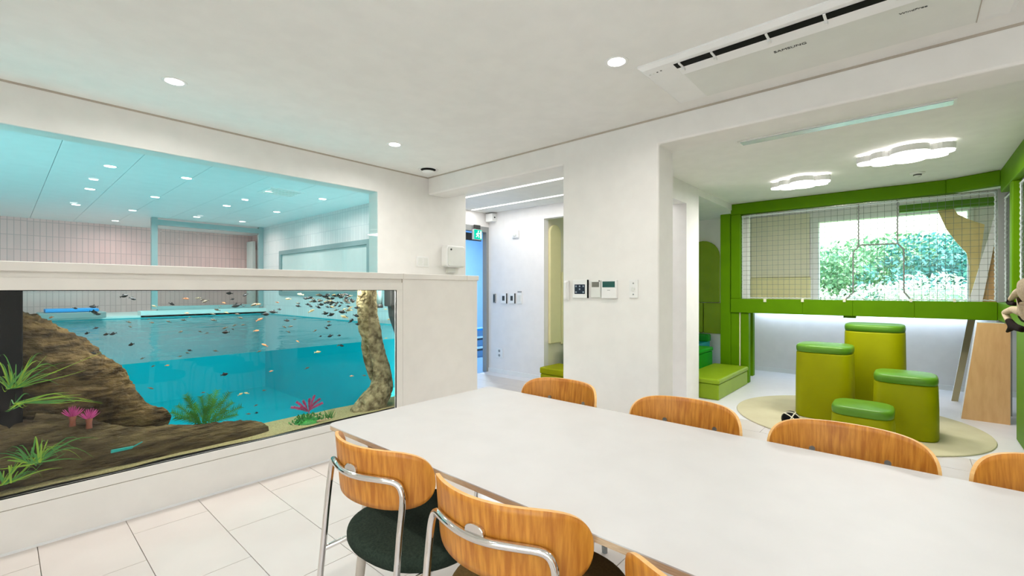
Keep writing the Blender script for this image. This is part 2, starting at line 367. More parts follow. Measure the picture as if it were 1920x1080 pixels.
# ------------------------------------------------------------------ pool room
PX0, PX1, PY1 = -2.2, 3.385, 11.1
ZWAT, YACR = .79, 3.62
struct('wall_pool_far', boxes(((PX0, PY1, 0), (4.5, PY1 + .12, 2.6))), M_poolwall, 'pink finger-tiled far wall of the pool room')
struct('wall_pool_right', boxes(((PX1, 4.85, -.6), (PX1 + .15, 5.6, 2.6)), ((PX1, 5.6, 1.95), (PX1 + .15, 8.65, 2.6)), ((PX1, 5.6, -.6), (PX1 + .15, 8.65, 1.15)), ((PX1, 8.65, -.6), (PX1 + .15, 9.55, 2.6)), ((PX1, YB, -.6), (PX1 + .004, 4.85, 2.6))), M_poolwallw,
       'pale tiled side wall of the pool room')
struct('wall_pool_left', boxes(((PX0 - .1, YB, -.6), (PX0, PY1, 2.6))), M_poolwallw, 'pale tiled left wall of the pool room')
cp = struct('ceiling_pool', boxes(((PX0 - .1, YB, 2.468), (4.5, PY1 + .1, 2.6))), M_dark, 'turquoise-lit panelled ceiling over the pool')
for i in range(12):
    for j in range(3):
        x0 = PX0 + .3 + .5185 * i - .36; y0 = YB + .01 + 2.35 * j
        o = obj('ceiling_panel', boxes(((x0 + .002, y0, 2.45), (min(x0 + .5165, 4.4), y0 + 2.347, 2.468))), M_poolceil, cp)
pf = struct('floor_pool', boxes(((PX0, 9.3, 0), (4.5, PY1, .80)), ((PX0, 9.3, .80), (4.5, PY1, .83))), M_coping, 'pale raised deck at the far side of the pool')
bs = struct('pool_basin', boxes(((PX0, YACR, -.75), (PX1, 9.3, -.6)), ((PX0, 9.28, -.6), (PX1, 9.3, .80)), ((PX1 - .02, YB, -.6), (PX1, 9.28, .80)), ((PX0, YB, -.6), (PX0 + .02, 9.28, .80)),
                               ((2.78, YACR, -.6), (2.94, YB, .80)), ((2.94, YB - .03, -.6), (PX1, YB, .8)), ((PX0, YB - .03, -.6), (-.97, YB, .8)), ((-.97, YACR, -.6), (-.95, YB, .80))), M_basin, 'turquoise swimming pool basin')
wat = tag(obj('pool_water', MB().add([(PX0, YB, ZWAT), (PX1 - .02, YB, ZWAT), (PX1 - .02, 9.28, ZWAT), (PX0, 9.28, ZWAT), (-.95, YACR + .01, ZWAT), (2.78, YACR + .01, ZWAT), (2.78, YB, ZWAT), (-.95, YB, ZWAT)],
    [(0, 1, 2, 3), (4, 5, 6, 7)]).add([(-.95, YACR + .01, -.6), (2.78, YACR + .01, -.6), (2.78, YACR + .01, ZWAT), (-.95, YACR + .01, ZWAT)], [(0, 1, 2, 3)], 1), [G_water, G_wside], fixn=False), 'still turquoise swimming pool water behind the aquarium', 'water')
acr = struct('window_3', boxes(((-.95, YACR - .01, -.6), (2.78, YACR, 1.30))), G_acr, 'clear acrylic pool side behind the aquarium')
# viewing window glass
w1 = struct('window_1', boxes(((-.95, 3.896, 1.386), (2.43, 3.904, 2.20))), G_pool, 'wide glass viewing window into the pool room')
# glass partition frame near the far wall
gp = struct('window_4', boxes(((1.66, 9.42, .92), (1.74, 9.5, 2.45)), ((3.30, 9.42, .92), (3.38, 9.5, 2.45)), ((1.74, 9.42, 2.33), (3.30, 9.5, 2.42)), ((1.74, 9.42, .90), (3.30, 9.5, .97))), M_greymetal, 'grey framed glass partition at the far side of the pool')
obj('partition_pane', boxes(((1.74, 9.455, .97), (3.30, 9.463, 2.33))), G_clear, gp)
struct('trim_3', boxes(((1.5, 9.30, .80), (PX1, 9.56, .90))), M_coping, 'pale ledge below the glass partition')
w5 = struct('window_5', boxes(((PX1 - .02, 5.6, 1.88), (PX1 + .03, 8.65, 1.95)), ((PX1 - .02, 8.58, 1.15), (PX1 + .03, 8.65, 1.88)), ((PX1 - .02, 5.6, 1.15), (PX1 + .03, 5.67, 1.88)), ((PX1 - .02, 5.67, 1.15), (PX1 + .03, 8.58, 1.22))), M_greymetal, 'grey framed side window of the pool room')
obj('side_pane', boxes(((PX1 + .0, 5.67, 1.22), (PX1 + .006, 8.58, 1.88))), G_clear, w5)
obj('roller_blind', boxes(((PX1 + .012, 5.6, 1.15), (PX1 + .02, 8.65, 1.95))), M_corr, w5)
d2 = struct('door_2', boxes(((3.62, 10.7, .83), (3.68, 11.05, 2.3)), ((3.68, 11.04, .83), (4.4, 11.09, 2.3))), M_coping, 'pale door in the far corner of the pool room')
struct('wall_pool_corner', boxes(((4.4, 9.55, 0), (4.5, PY1, 2.6)), ((PX1, 9.55, 0), (4.5, 9.6, 2.6)), ((3.75, 10.2, 2.15), (4.4, PY1, 2.45))), M_poolwall, 'pink tiled far corner')
# lane step and mat beside the water
ls = tag(obj('poolside_ledge', boxes(((.35, 9.0, .832), (1.05, 9.6, .92))), M_grey, bevel=.01), 'low grey ledge box at the far left edge of the pool', 'ledge')
tag(obj('foam_mat', boxes(((.42, 9.1, .922), (.98, 9.5, .97))), M_blue, bevel=.012), 'flat blue foam mat lying on the grey poolside ledge', 'mat')
# unseen underwater lamps, added to light the pool ceiling turquoise
for k, (x, y, rz) in enumerate([(3.15, YB, 0), (-1.3, YB, 0), (-1.9, YB, 0)]):
    t = thing('unseen_underwater_lamp', 'underwater lamp added out of sight in the near pool wall, ' + ['at the right end', 'second from the left', 'at the left end'][k], 'lamp', (x, y, .2), 0, 'underwater pool lamps')
    obj('bezel', MB().tube([(0, 0, 0), (0, .02, 0)], .11, 20), M_steel, t)
    obj('lens', MB().tube([(0, .02, 0), (0, .03, 0)], .09, 20), E_pool, t)
    area('underwater_light', t, (0, .05, 0), .18, P_UNDER, (.75, 1, 1), (PI / 2, 0, 0))

# ================================================================== CEILING LAMPS
def make_downlight(name, label, group, watts, lens, r=.045, z=ZC, color=WARM):
    t = thing(name, label, 'lamp', (0, 0, z), 0, group)
    obj('trim_ring', MB().lathe([(r, -.001), (r + .012, -.004), (r + .016, -.003), (r + .017, 0), (r, 0)], seg=24), M_white, t, smooth=True)
    obj('lens', MB().lathe([(.0005, -.002), (r, -.002), (r, .001), (.0005, .001)], seg=24), lens, t)
    area('lamp_light', t, (0, 0, -.012), r * 1.8, watts, color, spread=math.radians(165))
    return t
spots = [(onZ(327, 153, ZC), 'left recessed ceiling spot, above the wide pool window'), (onZ(740, 271, ZC), 'recessed ceiling spot nearest the far corner'), (onZ(1156, 116, ZC), 'recessed ceiling spot beside the long air conditioner'),
         (Vector((.67, 1.17, ZC)), 'recessed ceiling spot over the near side of the table, out of view'), (Vector((2.15, -.85, ZC)), 'recessed ceiling spot beyond the air conditioner, out of view'), (Vector((.67, -.85, ZC)), 'recessed ceiling spot over the near table end, out of view'),
         (Vector((-.75, 3.19, ZC)), 'recessed ceiling spot left of the pool window, out of view'), (Vector((-.75, 1.17, ZC)), 'recessed ceiling spot behind the camera, out of view'), (Vector((-.75, -.85, ZC)), 'recessed ceiling spot in the rear corner, out of view')]  # the spots out of view are added on the same grid to light the room
dl = None
for p, lb in spots:
    if dl is None: dl = make_downlight('downlight', lb, 'recessed dining room spots', P_MAIN, E_lamp); dl.location = p
    else: dup(dl, p, 0, lb, 'recessed dining room spots')
pl = None; k = 0
for px, py in [(x, y) for x in (.71, 1.33, 2.15, 2.83) for y in (5.85, 7.35, 8.85)] + [(-.6, 5.85), (-.6, 8.0), (1.33, 10.4), (2.9, 10.3)]:
    lb = 'small ceiling spot over the pool, row %s from the left, %s' % (['one', 'two', 'three', 'four'][k // 3] if k < 12 else 'apart', ['nearest the window', 'in mid ceiling', 'nearest the pink wall'][k % 3])
    if k >= 12: lb = ['pool ceiling spot far left near the window, hidden', 'pool ceiling spot far left and far back, hidden', 'pool ceiling spot close to the pink tiled wall', 'pool ceiling spot behind the glass partition'][k - 12]
    if pl is None: pl = make_downlight('pool_downlight', lb, 'small ceiling spots over the pool', P_POOL, E_pool, .045, 2.45); pl.location = (px, py, 2.45)
    else: dup(pl, (px, py, 2.45), 0, lb)
    k += 1
# line lamps of the corridor ceiling
for k, (x, lb) in enumerate([(3.876, 'long thin corridor ceiling light line nearer the dining room'), (4.557, 'long thin corridor ceiling light line nearer the corridor wall')]):
    t = thing('line_lamp', lb, 'lamp', (x, 3.35, ZP), 0, 'corridor light lines')
    obj('diffuser', boxes(((-.018, -1.45, -.004), (.018, 1.45, .002))), E_line, t)
    area('line_light', t, (0, 0, -.01), .04, P_LINE, WHITE, size_y=2.8)
# round vent in the corner of the ceiling
t = thing('ceiling_vent', 'round white ceiling vent in the corner above the pool window', 'vent', onZ(803, 318, ZC) + Vector((0, 0, 0)))
obj('vent_ring', MB().lathe([(.075, -.001), (.098, -.006), (.1, 0), (.075, 0)], seg=32), M_white, t, smooth=True)
obj('vent_throat', MB().lathe([(.0005, -.002), (.075, -.002), (.075, .001), (.0005, .001)], seg=32), M_black, t)
obj('vent_disc', MB().lathe([(.0005, -.03), (.05, -.03), (.062, -.024), (.062, -.018), (.0005, -.016)], seg=32), M_white, t, smooth=True)
t = thing('pool_ceiling_vent', 'square white air vent in the pool ceiling', 'vent', (2.29, 5.81, 2.45))
obj('vent_frame', boxes(((-.2, -.2, -.012), (.2, -.17, 0)), ((-.2, .17, -.012), (.2, .2, 0)), ((-.2, -.17, -.012), (-.17, .17, 0)), ((.17, -.17, -.012), (.2, .17, 0))), M_white, t)
for i in range(5): obj('slat', boxes(((-.17, -.14 + .065 * i, -.012), (.17, -.115 + .065 * i, -.004))), M_offw, t)

# ------------------------------------------------------------------ air conditioner
t = thing('air_conditioner', 'long white ceiling cassette air conditioner with black outlet slot', 'air conditioner', (0, 0, ZC))
ay0, ay1, ax0, ax1 = -.33, 1.11, 2.275, 2.86
ol = [(ax0, ay0, -.028), (ax0, ay1, -.028), (ax1, ay1 + .005, -.028), (ax1, ay0 - .005, -.028)]
body = MB()
rings = []
for off, z in ((0, 0), (0, -.010), (-.02, -.026), (-.06, -.030)):
    rings.append([(ax0 - off, ay0 - off, z), (ax1 + off, ay0 - off, z), (ax1 + off, ay1 + off, z), (ax0 - off, ay1 + off, z)])
body.loft(rings[:1] + rings[1:], cap=True)
obj('panel_body', body, M_white, t)
obj('grille_panel', boxes(((2.43, ay0 + .12, -.036), (2.82, .925, -.030))), M_offw, t, bevel=.004)
obj('outlet_slot', boxes(((2.318, ay0 + .12, -.0315), (2.372, .93, -.0295))), M_black, t)
flap = MB().prism([(2.372, .925, -.031), (2.43, .925, -.046), (2.43, .925, -.040), (2.372, .925, -.029)], (0, ay0 + .13 - .925, 0))
obj('flap', flap, M_white, t, bevel=.002)
for i, y in enumerate([.90, .74, .50, .28, .04, -.18]):
    obj('flap_bracket', boxes(((2.314, y - .005, -.036), (2.376, y + .005, -.030)), ((2.37, y - .006, -.046), (2.392, y + .006, -.032))), M_white, t)
obj('panel_seam', boxes(((2.45, ay0 + .118, -.0365), (2.82, ay0 + .121, -.0295))), M_gap, t)
for i in range(4):
    obj('indicator', boxes(((2.335 + .004 * i, 1.005 + .022 * i - .004, -.0312), (2.343 + .004 * i, 1.005 + .022 * i + .004, -.029))), M_dark if i < 2 else M_offw, t)
R_down = Matrix(((0, -1, 0), (-1, 0, 0), (0, 0, -1))).to_euler()
for txt, sz, (u, v), nm in (('SAMSUNG', .03, (1481, 89), 'brand_lettering'), ('WindFree', .022, (1712, 18), 'model_lettering')):
    p = onZ(u, v, ZC - .036)
    o = obj(nm, text_mesh(txt, sz, nm), None, t, loc=(p.x + .01, p.y, -.0372)); o.rotation_euler = R_down; o['label'] = 'small black lettering reading ' + ('the maker name' if nm[0] == 'b' else 'the model name')
# slot diffuser in the play room ceiling
a, b = onZ(1384, 266, ZP), onZ(1793, 193, ZP)
t = thing('slot_diffuser', 'long narrow white air slot in the play room ceiling behind the beam', 'vent', (3.88, (a.y + b.y) / 2, ZP))
hl_ = (a.y - b.y) / 2
obj('slot_frame', boxes(((-.06, -hl_, -.008), (-.045, hl_, 0)), ((.045, -hl_, -.008), (.06, hl_, 0)), ((-.045, -hl_, -.008), (.045, -hl_ + .015, 0)), ((-.045, hl_ - .015, -.008), (.045, hl_, 0))), M_white, t)
obj('slot_blade', boxes(((-.045, -hl_ + .015, -.012), (.045, hl_ - .015, -.001))), mat('pale_aluminium', (222, 234, 240), .25, .6), t)

# ------------------------------------------------------------------ cloud lamps and smoke detector
def cloud_outline(sx, sy, k=10):
    # lobes of a cloud, in a 2 x 1 box
    lob = [(.76, -.02, .25), (.45, .26, .24), (-.12, .46, .40), (-.68, .18, .31), (-.62, -.24, .26), (-.1, -.38, .34), (.4, -.34, .30)]
    pts = []
    for i in range(96):
        a = 2 * PI * i / 96; d = Vector((math.cos(a), math.sin(a))); best = .2
        for cx, cy, r in lob:
            c = Vector((cx, cy)); bq = c.dot(d); disc = bq * bq - c.dot(c) + r * r
            if disc > 0: best = max(best, bq + math.sqrt(disc))
        pts.append((d.x * best * sx, d.y * best * sy))
    return pts
def cloud_lamp(label, cx, cy, sx, sy, rz):
    t = thing('cloud_lamp', label, 'lamp', (cx, cy, ZP), rz, 'cloud ceiling lamps')
    P = cloud_outline(sx, sy); Q = [(x * .93, y * .93) for x, y in P]
    obj('backplate', MB().prism([(x * .93, y * .93, 0) for x, y in P], (0, 0, -.022)), E_cloud, t)
    obj('housing', MB().prism([(x, y, -.022) for x, y in P], (0, 0, -.05)), M_white, t)
    obj('diffuser', MB().prism([(x * .98, y * .98, -.072) for x, y in P], (0, 0, -.012)), E_cloud, t)
    area('cloud_light', t, (0, 0, -.09), sx * 1.7, P_CLOUD * sx * 3.2, WHITE, size_y=sy * 1.3)
cloud_lamp('smaller cloud-shaped ceiling lamp, farther from the beam', 5.50, .87, .27, .24, PI / 2)
cloud_lamp('larger cloud-shaped ceiling lamp, near the smoke detector', 4.93, .05, .31, .27, PI / 2)
t = thing('smoke_detector', 'small round white smoke detector beside the larger cloud lamp', 'smoke detector', onZ(1720, 324, ZP))
obj('base', MB().lathe([(.0005, -.012), (.055, -.012), (.06, 0), (.0005, 0)]), M_white, t, smooth=True)
obj('sensor_head', MB().lathe([(.0005, -.045), (.02, -.045), (.03, -.03), (.032, -.012), (.0005, -.012)]), M_offw, t, smooth=True)
obj('sensor_slots', MB().lathe([(.0310, -.028), (.0325, -.028), (.0330, -.018), (.0315, -.018)]), M_dark, t)

# ================================================================== AQUARIUM CABINET
YT = 3.19
cab = thing('aquarium_cabinet', 'long white built-in cabinet with counter that frames the aquarium', 'cabinet', (0, 0, 0))
GX0, GX1, GZ0, GZ1 = -.9, 2.171, .264, 1.247
obj('base_panel', boxes(((XN + .02, YT, .012), (2.229, YT + .03, .208))), M_cab, cab)
obj('plinth', boxes(((XN + .02, YT - .004, 0), (3.098, YT + .05, .012))), M_white, cab)
obj('lower_rail', boxes(((XN + .02, YT - .002, .212), (2.227, YT + .03, GZ0))), M_cab, cab, bevel=.002)
obj('upper_rail', boxes(((XN + .02, YT - .002, GZ1), (2.227, YT + .03, 1.308))), M_cab, cab, bevel=.002)
obj('right_stile', boxes(((GX1, YT - .002, GZ0), (2.227, YT + .03, GZ1))), M_cab, cab)
obj('left_stile', boxes(((XN + .02, YT - .002, GZ0), (GX0, YT + .03, GZ1))), M_cab, cab)
obj('end_panel', boxes(((2.231, YT, .012), (3.095, YT + .03, 1.338))), M_cab, cab, bevel=.002)
obj('side_panel', boxes(((3.065, YT + .03, 0), (3.095, YW, 1.338))), M_cab, cab)
obj('valance', boxes(((XN + .02, YT + .012, 1.308), (2.229, YT + .03, 1.338))), M_cab, cab)
obj('groove', boxes(((XN + .02, YT + .004, .205), (3.0, YT + .012, .215)), ((2.2265, YT + .004, .1), (2.2315, YT + .012, 1.338))), M_gap, cab)
for a, b in ((XN + .02, 2.228), (2.230, 2.946), (2.948, 3.108)):
    obj('counter_top', boxes(((a, YT - .012, 1.338), (b, YW - .002, 1.385))), M_cab, cab, bevel=.004)
aq = thing('aquarium', 'large clear-fronted aquarium set into the white cabinet', 'aquarium', (0, 0, 0))
obj('front_glass', boxes(((GX0, YT + .014, GZ0), (GX1, YT + .020, GZ1))), G_clear, aq)
obj('glass_seal', boxes(((GX0, YT + .004, GZ1 - .004), (GX1, YT + .014, GZ1)), ((GX0, YT + .004, GZ0), (GX1, YT + .014, GZ0 + .003)), ((GX1 - .003, YT + .004, GZ0), (GX1, YT + .014, GZ1))), M_black, aq)
obj('tank_floor', boxes(((GX0, YT + .03, .20), (2.70, YACR - .05, .262))), M_dark, aq)
obj('tank_side', boxes(((2.70, YT + .03, .2), (2.73, YACR - .012, 1.30))), M_dark, aq); obj('tank_side', boxes(((GX0 - .03, YT + .03, .2), (GX0, YACR - .012, 1.30))), M_dark, aq)
sb = MB(); nx, ny = 60, 10; g = []
for i in range(nx + 1):
    for j in range(ny + 1):
        x = GX0 + (2.69 - GX0) * i / nx; y = YT + .035 + (YACR - .095 - YT) * j / ny
        g.append((x, y, .272 + .008 * noise.noise(Vector((x * 5, y * 7, 0)))))
sb.add(g, [(i * (ny + 1) + j, (i + 1) * (ny + 1) + j, (i + 1) * (ny + 1) + j + 1, i * (ny + 1) + j + 1) for i in range(nx) for j in range(ny)])
obj('sand_bed', sb, M_sand, aq, smooth=True, kind='stuff')
for k, x in enumerate((-.3, .6, 1.3, 2.0)):
    tl = thing('aquarium_lamp', 'slim aquarium lamp under the counter, number %s from the left' % ['one', 'two', 'three', 'four'][k], 'lamp', (x, 3.36, 1.318), 0, 'aquarium lamps under the counter')
    obj('lamp_housing', boxes(((-.25, -.05, -.006), (.25, .05, .018))), M_offw, tl)
    area('aquarium_light', tl, (0, 0, -.012), .45, P_TANK * (.25, .8, .9, 1.4)[k], WHITE, size_y=.08)
# overflow boxes and pipe
ob = MB().box((-.25, 3.31, .50), (onY(43, 600, 3.31).x, 3.45, 1.29))
tag(obj('overflow_box', ob, M_black, bevel=.006), 'tall black overflow box at the left end of the aquarium', 'overflow box')
p0 = onY(727, 560, 3.50)
t = thing('filter_box', 'black filter box hanging at the right end of the aquarium', 'filter', (p0.x, 3.50, 1.07))
obj('filter_body', boxes(((0, -.05, .03), (.22, .06, .22))), M_dark, t, bevel=.008)
obj('filter_skirt', MB().prism([(.02, -.03, .03), (.2, -.03, .03), (.2, -.03, -.34), (.11, -.03, -.27), (.03, -.03, -.06)], (0, .06, 0)), M_dark, t)
pp = onY(711, 560, 3.52)
t = thing('return_pipe', 'clear grey return pipe beside the upright driftwood', 'pipe', (pp.x, 3.52, 1.12))
obj('pipe', MB().tube([(0, 0, -.02), (0, 0, .17)], .028, 16), mat('smoky_pipe', (110, 140, 140), .15), t, smooth=True)
obj('pipe_collar', MB().tube([(0, 0, -.03), (0, 0, 0)], .034, 16), M_dark, t, smooth=True)

# ---- driftwood
def wood(name, label, pts, Y, m, jit, flat, seg=28, sub=8, extra=()):
    t = thing(name, label, 'driftwood', (0, 0, 0))
    def chain(pts, Yc, nm):
        P = [(onY(u, v, y if y else Yc), r * ((lambda q: .7492 * q.x + .6623 * q.y)(onY(u, v, y if y else Yc))) / F) for u, v, r, y in pts]
        path, rad = [], []
        for i in range(len(P) - 1):
            for q in range(sub):
                s_ = q / sub; a0 = P[max(i - 1, 0)]; a1 = P[i]; a2 = P[i + 1]; a3 = P[min(i + 2, len(P) - 1)]
                cr = lambda p0, p1, p2, p3: .5 * ((2 * p1) + (p2 - p0) * s_ + (2 * p0 - 5 * p1 + 4 * p2 - p3) * s_ ** 2 + (3 * p1 - p0 - 3 * p2 + p3) * s_ ** 3)
                path.append(cr(a0[0], a1[0], a2[0], a3[0])); rad.append(max(.004, cr(a0[1], a1[1], a2[1], a3[1])))
        path.append(P[-1][0]); rad.append(P[-1][1])
        obj(nm, MB().tube(path, rad, seg, jit=jit, flat=flat, up=(0, 0, 1)), m, t, smooth=True)
    chain(pts, Y, 'wood_body')
    for e in extra: chain(e, Y, 'branch')
    return t
wood('root_wood', 'huge brown driftwood root sloping down from the black box', [(-60, 632, 66, 0), (-20, 646, 72, 0), (30, 668, 78, 0), (95, 703, 78, 0), (160, 735, 66, 0), (215, 765, 46, 0), (262, 781, 26, 0), (300, 786, 20, 0), (318, 788, 8, 0)], 3.465, M_bark, .16, .42, 110, 26)
wood('log_wood', 'long dark driftwood log lying along the aquarium floor', [(-160, 885, 70, 0), (-60, 868, 66, 0), (60, 852, 58, 0), (170, 844, 42, 0), (280, 838, 35, 0), (380, 828, 30, 0), (450, 816, 24, 0), (490, 808, 16, 0), (503, 804, 6, 0)], 3.335, M_bark3, .22, .38, 90, 22,
     extra=[[(60, 790, 14, 0), (140, 800, 16, 0), (230, 815, 14, 0), (330, 812, 12, 0), (400, 806, 8, 0)]])
wood('column_wood', 'pale upright driftwood trunk curving at the right of the aquarium', [(688, 535, 17, 0), (689, 580, 18, 0), (694, 615, 19, 0), (706, 655, 14, 0), (715, 690, 16, 0), (716, 720, 20, 0), (706, 745, 25, 0), (684, 765, 24, 0), (662, 778, 12, 0)], 3.36, M_bark2, .14, .8, 64, 20,
     extra=[[(690, 620, 14, 3.43), (690, 655, 14, 3.44), (693, 690, 8, 3.45), (697, 712, 3, 3.46)]])

# ---- water plants
def blade(base, tip, sag, wdt, m, parent, nm='blade'):
    base, tip = Vector(base), Vector(tip); d = tip - base; side = Vector((d.y, -d.x, 0)) + Vector((.3, .2, 0)) * d.length * random.uniform(.2, 1)
    side = (d.cross(Vector((random.uniform(-.3, .3), 1, random.uniform(-.3, .3))))).normalized()
    L, R, n = [], [], 7
    for i in range(n + 1):
        s_ = i / n; p = base + d * s_ + Vector((0, 0, sag * math.sin(PI * s_ ** 1.4)))
        ww = wdt * (1 - s_ ** 2) * (.6 + .4 * math.sin(PI * min(1, s_ * 1.5))) + .0004
        L.append(p + side * ww); R.append(p - side * ww)
    mb = MB().add(L + R, [(i, i + 1, n + 2 + i, n + 1 + i) for i in range(n)])
    return obj(nm, mb, m, parent, smooth=True)
def grass_plant(label, u, v, Y, n, m, reach, up, lean, wdt=.004, sag=.04):
    b = onY(u, v, Y); t = thing('water_grass', label, 'plant', b, 0, 'grassy aquarium plants')
    for i in range(n):
        a = random.uniform(-1, 1); L = reach * random.uniform(.4, 1.05); mm = m if random.random() < .65 else (M_grass2 if m is M_grass1 else M_grass1)
        tip = Vector((lean * L + a * L * .85, random.uniform(-.03, .06), up * L * random.uniform(.15, 1) - abs(a) * .3 * L))
        if b.y + tip.y < YT + .04: tip.y = YT + .04 - b.y
        blade((random.uniform(-.02, .02), random.uniform(-.015, .015), 0), tip, sag * random.uniform(-.5, 1.4), wdt * random.uniform(.6, 1.3), mm, t)
    return t
grass_plant('bright yellow-green grassy plant on the big root, upper left', 22, 728, 3.27, 46, M_grass1, .27, .95, .4, .0028, sag=.05)
grass_plant('blue-green grassy plant just under the bright one', 35, 756, 3.25, 30, M_grass2, .25, .2, .5, .0028, sag=.035)
grass_plant('dark green grassy plant on the log, lower left corner', 66, 868, 3.245, 48, M_grass2, .26, .55, .1, .0034, sag=.06)
grass_plant('yellow tipped grassy plant drooping at the bottom left', 14, 906, 3.24, 24, M_grass1, .24, .7, .3, .0034, sag=.05)
def frond(parent, base, tip, sag, wd, m):
    base, tip = Vector(base), Vector(tip); d = tip - base; n = 9; mb = MB()
    side = d.cross(Vector((random.uniform(-.4, .4), 1, 0))).normalized(); pts = []
    for i in range(n + 1):
        s_ = i / n; pts.append(base + d * s_ + Vector((0, 0, sag * math.sin(PI * s_))))
    mb.tube(pts, .0016, 5)
    for i in range(1, n + 1):
        for sg in (-1, 1):
            for h in (0, .5):
                p = pts[i] - (pts[i] - pts[i - 1]) * h
                L = wd * math.sin(PI * min(1, .25 + .75 * (1 - (i - h) / n))) * random.uniform(.8, 1.2)
                e = p + side * sg * L + d.normalized() * L * .8 + Vector((0, random.uniform(-.3, .3) * L, 0)); q = d.normalized() * .0045
                mb.add([p - q, p + q, e], [(0, 1, 2)])
    return obj('frond', mb, m, parent)
b = onY(385, 803, 3.40); t = thing('water_fern', 'bushy green fern standing on the end of the log', 'plant', b)
for i, (du, dv) in enumerate([(-55, -20), (-50, -42), (-35, -55), (-20, -45), (-8, -58), (8, -62), (2, -40), (22, -70), (30, -50), (44, -66), (50, -48), (66, -40), (58, -26), (-62, -30), (38, -34), (-30, -28), (-36, -62), (16, -52)]):
    tip = onY(385 + du, 803 + dv, 3.40 + random.uniform(-.06, .06)) - b
    frond(t, (random.uniform(-.02, .02), 0, 0), tip, .015, .030, M_fern)
for k, (u, v, lb) in enumerate([(136, 792, 'left pink sea anemone on the log'), (167, 796, 'right pink sea anemone on the log')]):
    b = onY(u, v, 3.30); t = thing('sea_anemone', lb, 'anemone', b, 0, 'pink anemones')
    obj('stalk', MB().lathe([(.014, -.02), (.012, .01), (.016, .03), (.004, .034)], seg=12), M_stalk, t, smooth=True)
    mb = MB()
    for i in range(44):
        a = random.uniform(0, 2 * PI); e = random.uniform(.0, 1) ** .6; d = Vector((math.cos(a) * e, math.sin(a) * e * .8, 1.1 - .5 * e)).normalized() * random.uniform(.045, .06)
        mb.tube([Vector((0, 0, .025)), Vector((0, 0, .025)) + d * .6, Vector((0, 0, .03)) + d], [.0022, .0018, .0006], 4)
    obj('tentacles', mb, M_pink, t, kind='stuff')
# pink plant over moss, small grass, pebbles
def leaf_cloud(n, rx, ry, rz, sz, up=.5):
    mb = MB()
    for i in range(n):
        v = Vector((random.gauss(0, .45), random.gauss(0, .45), abs(random.gauss(0, .5)))); v = v.normalized() * min(1, v.length)
        p = Vector((v.x * rx, v.y * ry, v.z * rz)); d = (Vector((random.uniform(-1, 1), random.uniform(-1, 1), random.uniform(-.3, 1) + up))).normalized() * sz * random.uniform(.6, 1.3)
        s_ = d.cross(Vector((random.uniform(-1, 1), random.uniform(-1, 1), random.uniform(-1, 1)))).normalized() * sz * .28
        mb.add([p, p + d * .5 + s_, p + d, p + d * .5 - s_], [(0, 1, 2, 3)])
    return mb
b = onY(577, 796, 3.36)
t = thing('moss_clump', 'dense green moss clump below the magenta plant', 'plant', b)
obj('moss_leaves', leaf_cloud(520, .13, .07, .075, .02), M_moss, t, kind='stuff')
obj('moss_core', MB().lathe([(.10, 0), (.10, .02), (.06, .04), (.002, .05)], seg=16), M_moss, t, smooth=True)
b = onY(578, 772, 3.40)
t = thing('magenta_plant', 'magenta feathery plant rising from the moss clump', 'plant', b)
obj('plant_stem', MB().tube([(0, 0, -.04), (.01, 0, .03), (.03, 0, .06)], .003, 6), M_rosy, t)
for i, (du, dv) in enumerate([(-26, -8), (-18, -18), (-8, -20), (2, -24), (10, -30), (18, -24), (22, -16), (-12, -8), (6, -12)]):
    tip = onY(578 + du * 1.2, 772 + dv, 3.40 + random.uniform(-.04, .04)) - b
    frond(t, (random.uniform(-.01, .01), 0, 0), tip, .008, .015, M_rosy)
b = onY(617, 790, 3.33); t = thing('hair_grass', 'short tuft of hair grass right of the moss', 'plant', b)
for i in range(26):
    blade((random.uniform(-.03, .03), random.uniform(-.02, .02), 0), (random.uniform(-.05, .05), random.uniform(-.03, .03), random.uniform(.06, .10)), .0, .0025, M_moss, t)
for k, (u, v, r) in enumerate([(600, 796, .012), (606, 800, .009), (612, 796, .011), (596, 802, .010), (618, 799, .008), (604, 792, .008)]):
    p = onY(u, v, 3.28); p.z = max(.274 + r * .5, p.z - .005); p.z = .278 + r * .4
    mb = MB(); mb.lathe([(.001, -r * .6), (r * .8, -r * .4), (r, 0), (r * .75, r * .45), (.001, r * .6)], seg=10)
    tag(obj('pebble', mb, M_pebble, loc=p, smooth=True), 'small tan pebble on the sand before the moss clump', 'pebble', 'pebbles by the moss clump')
t = thing('blue_scoop', 'small turquoise plastic scoop lying on the dark log', 'scoop', onY(235, 842, 3.235))
obj('scoop_blade', MB().prism([(-.06, 0, -.008), (.03, 0, -.006), (.035, 0, .006), (-.058, 0, .008)], (0, .015, 0)), M_turq, t, bevel=.002)
obj('scoop_handle', MB().tube([(.03, .007, 0), (.075, .007, .02)], .003, 8), M_turq, t)

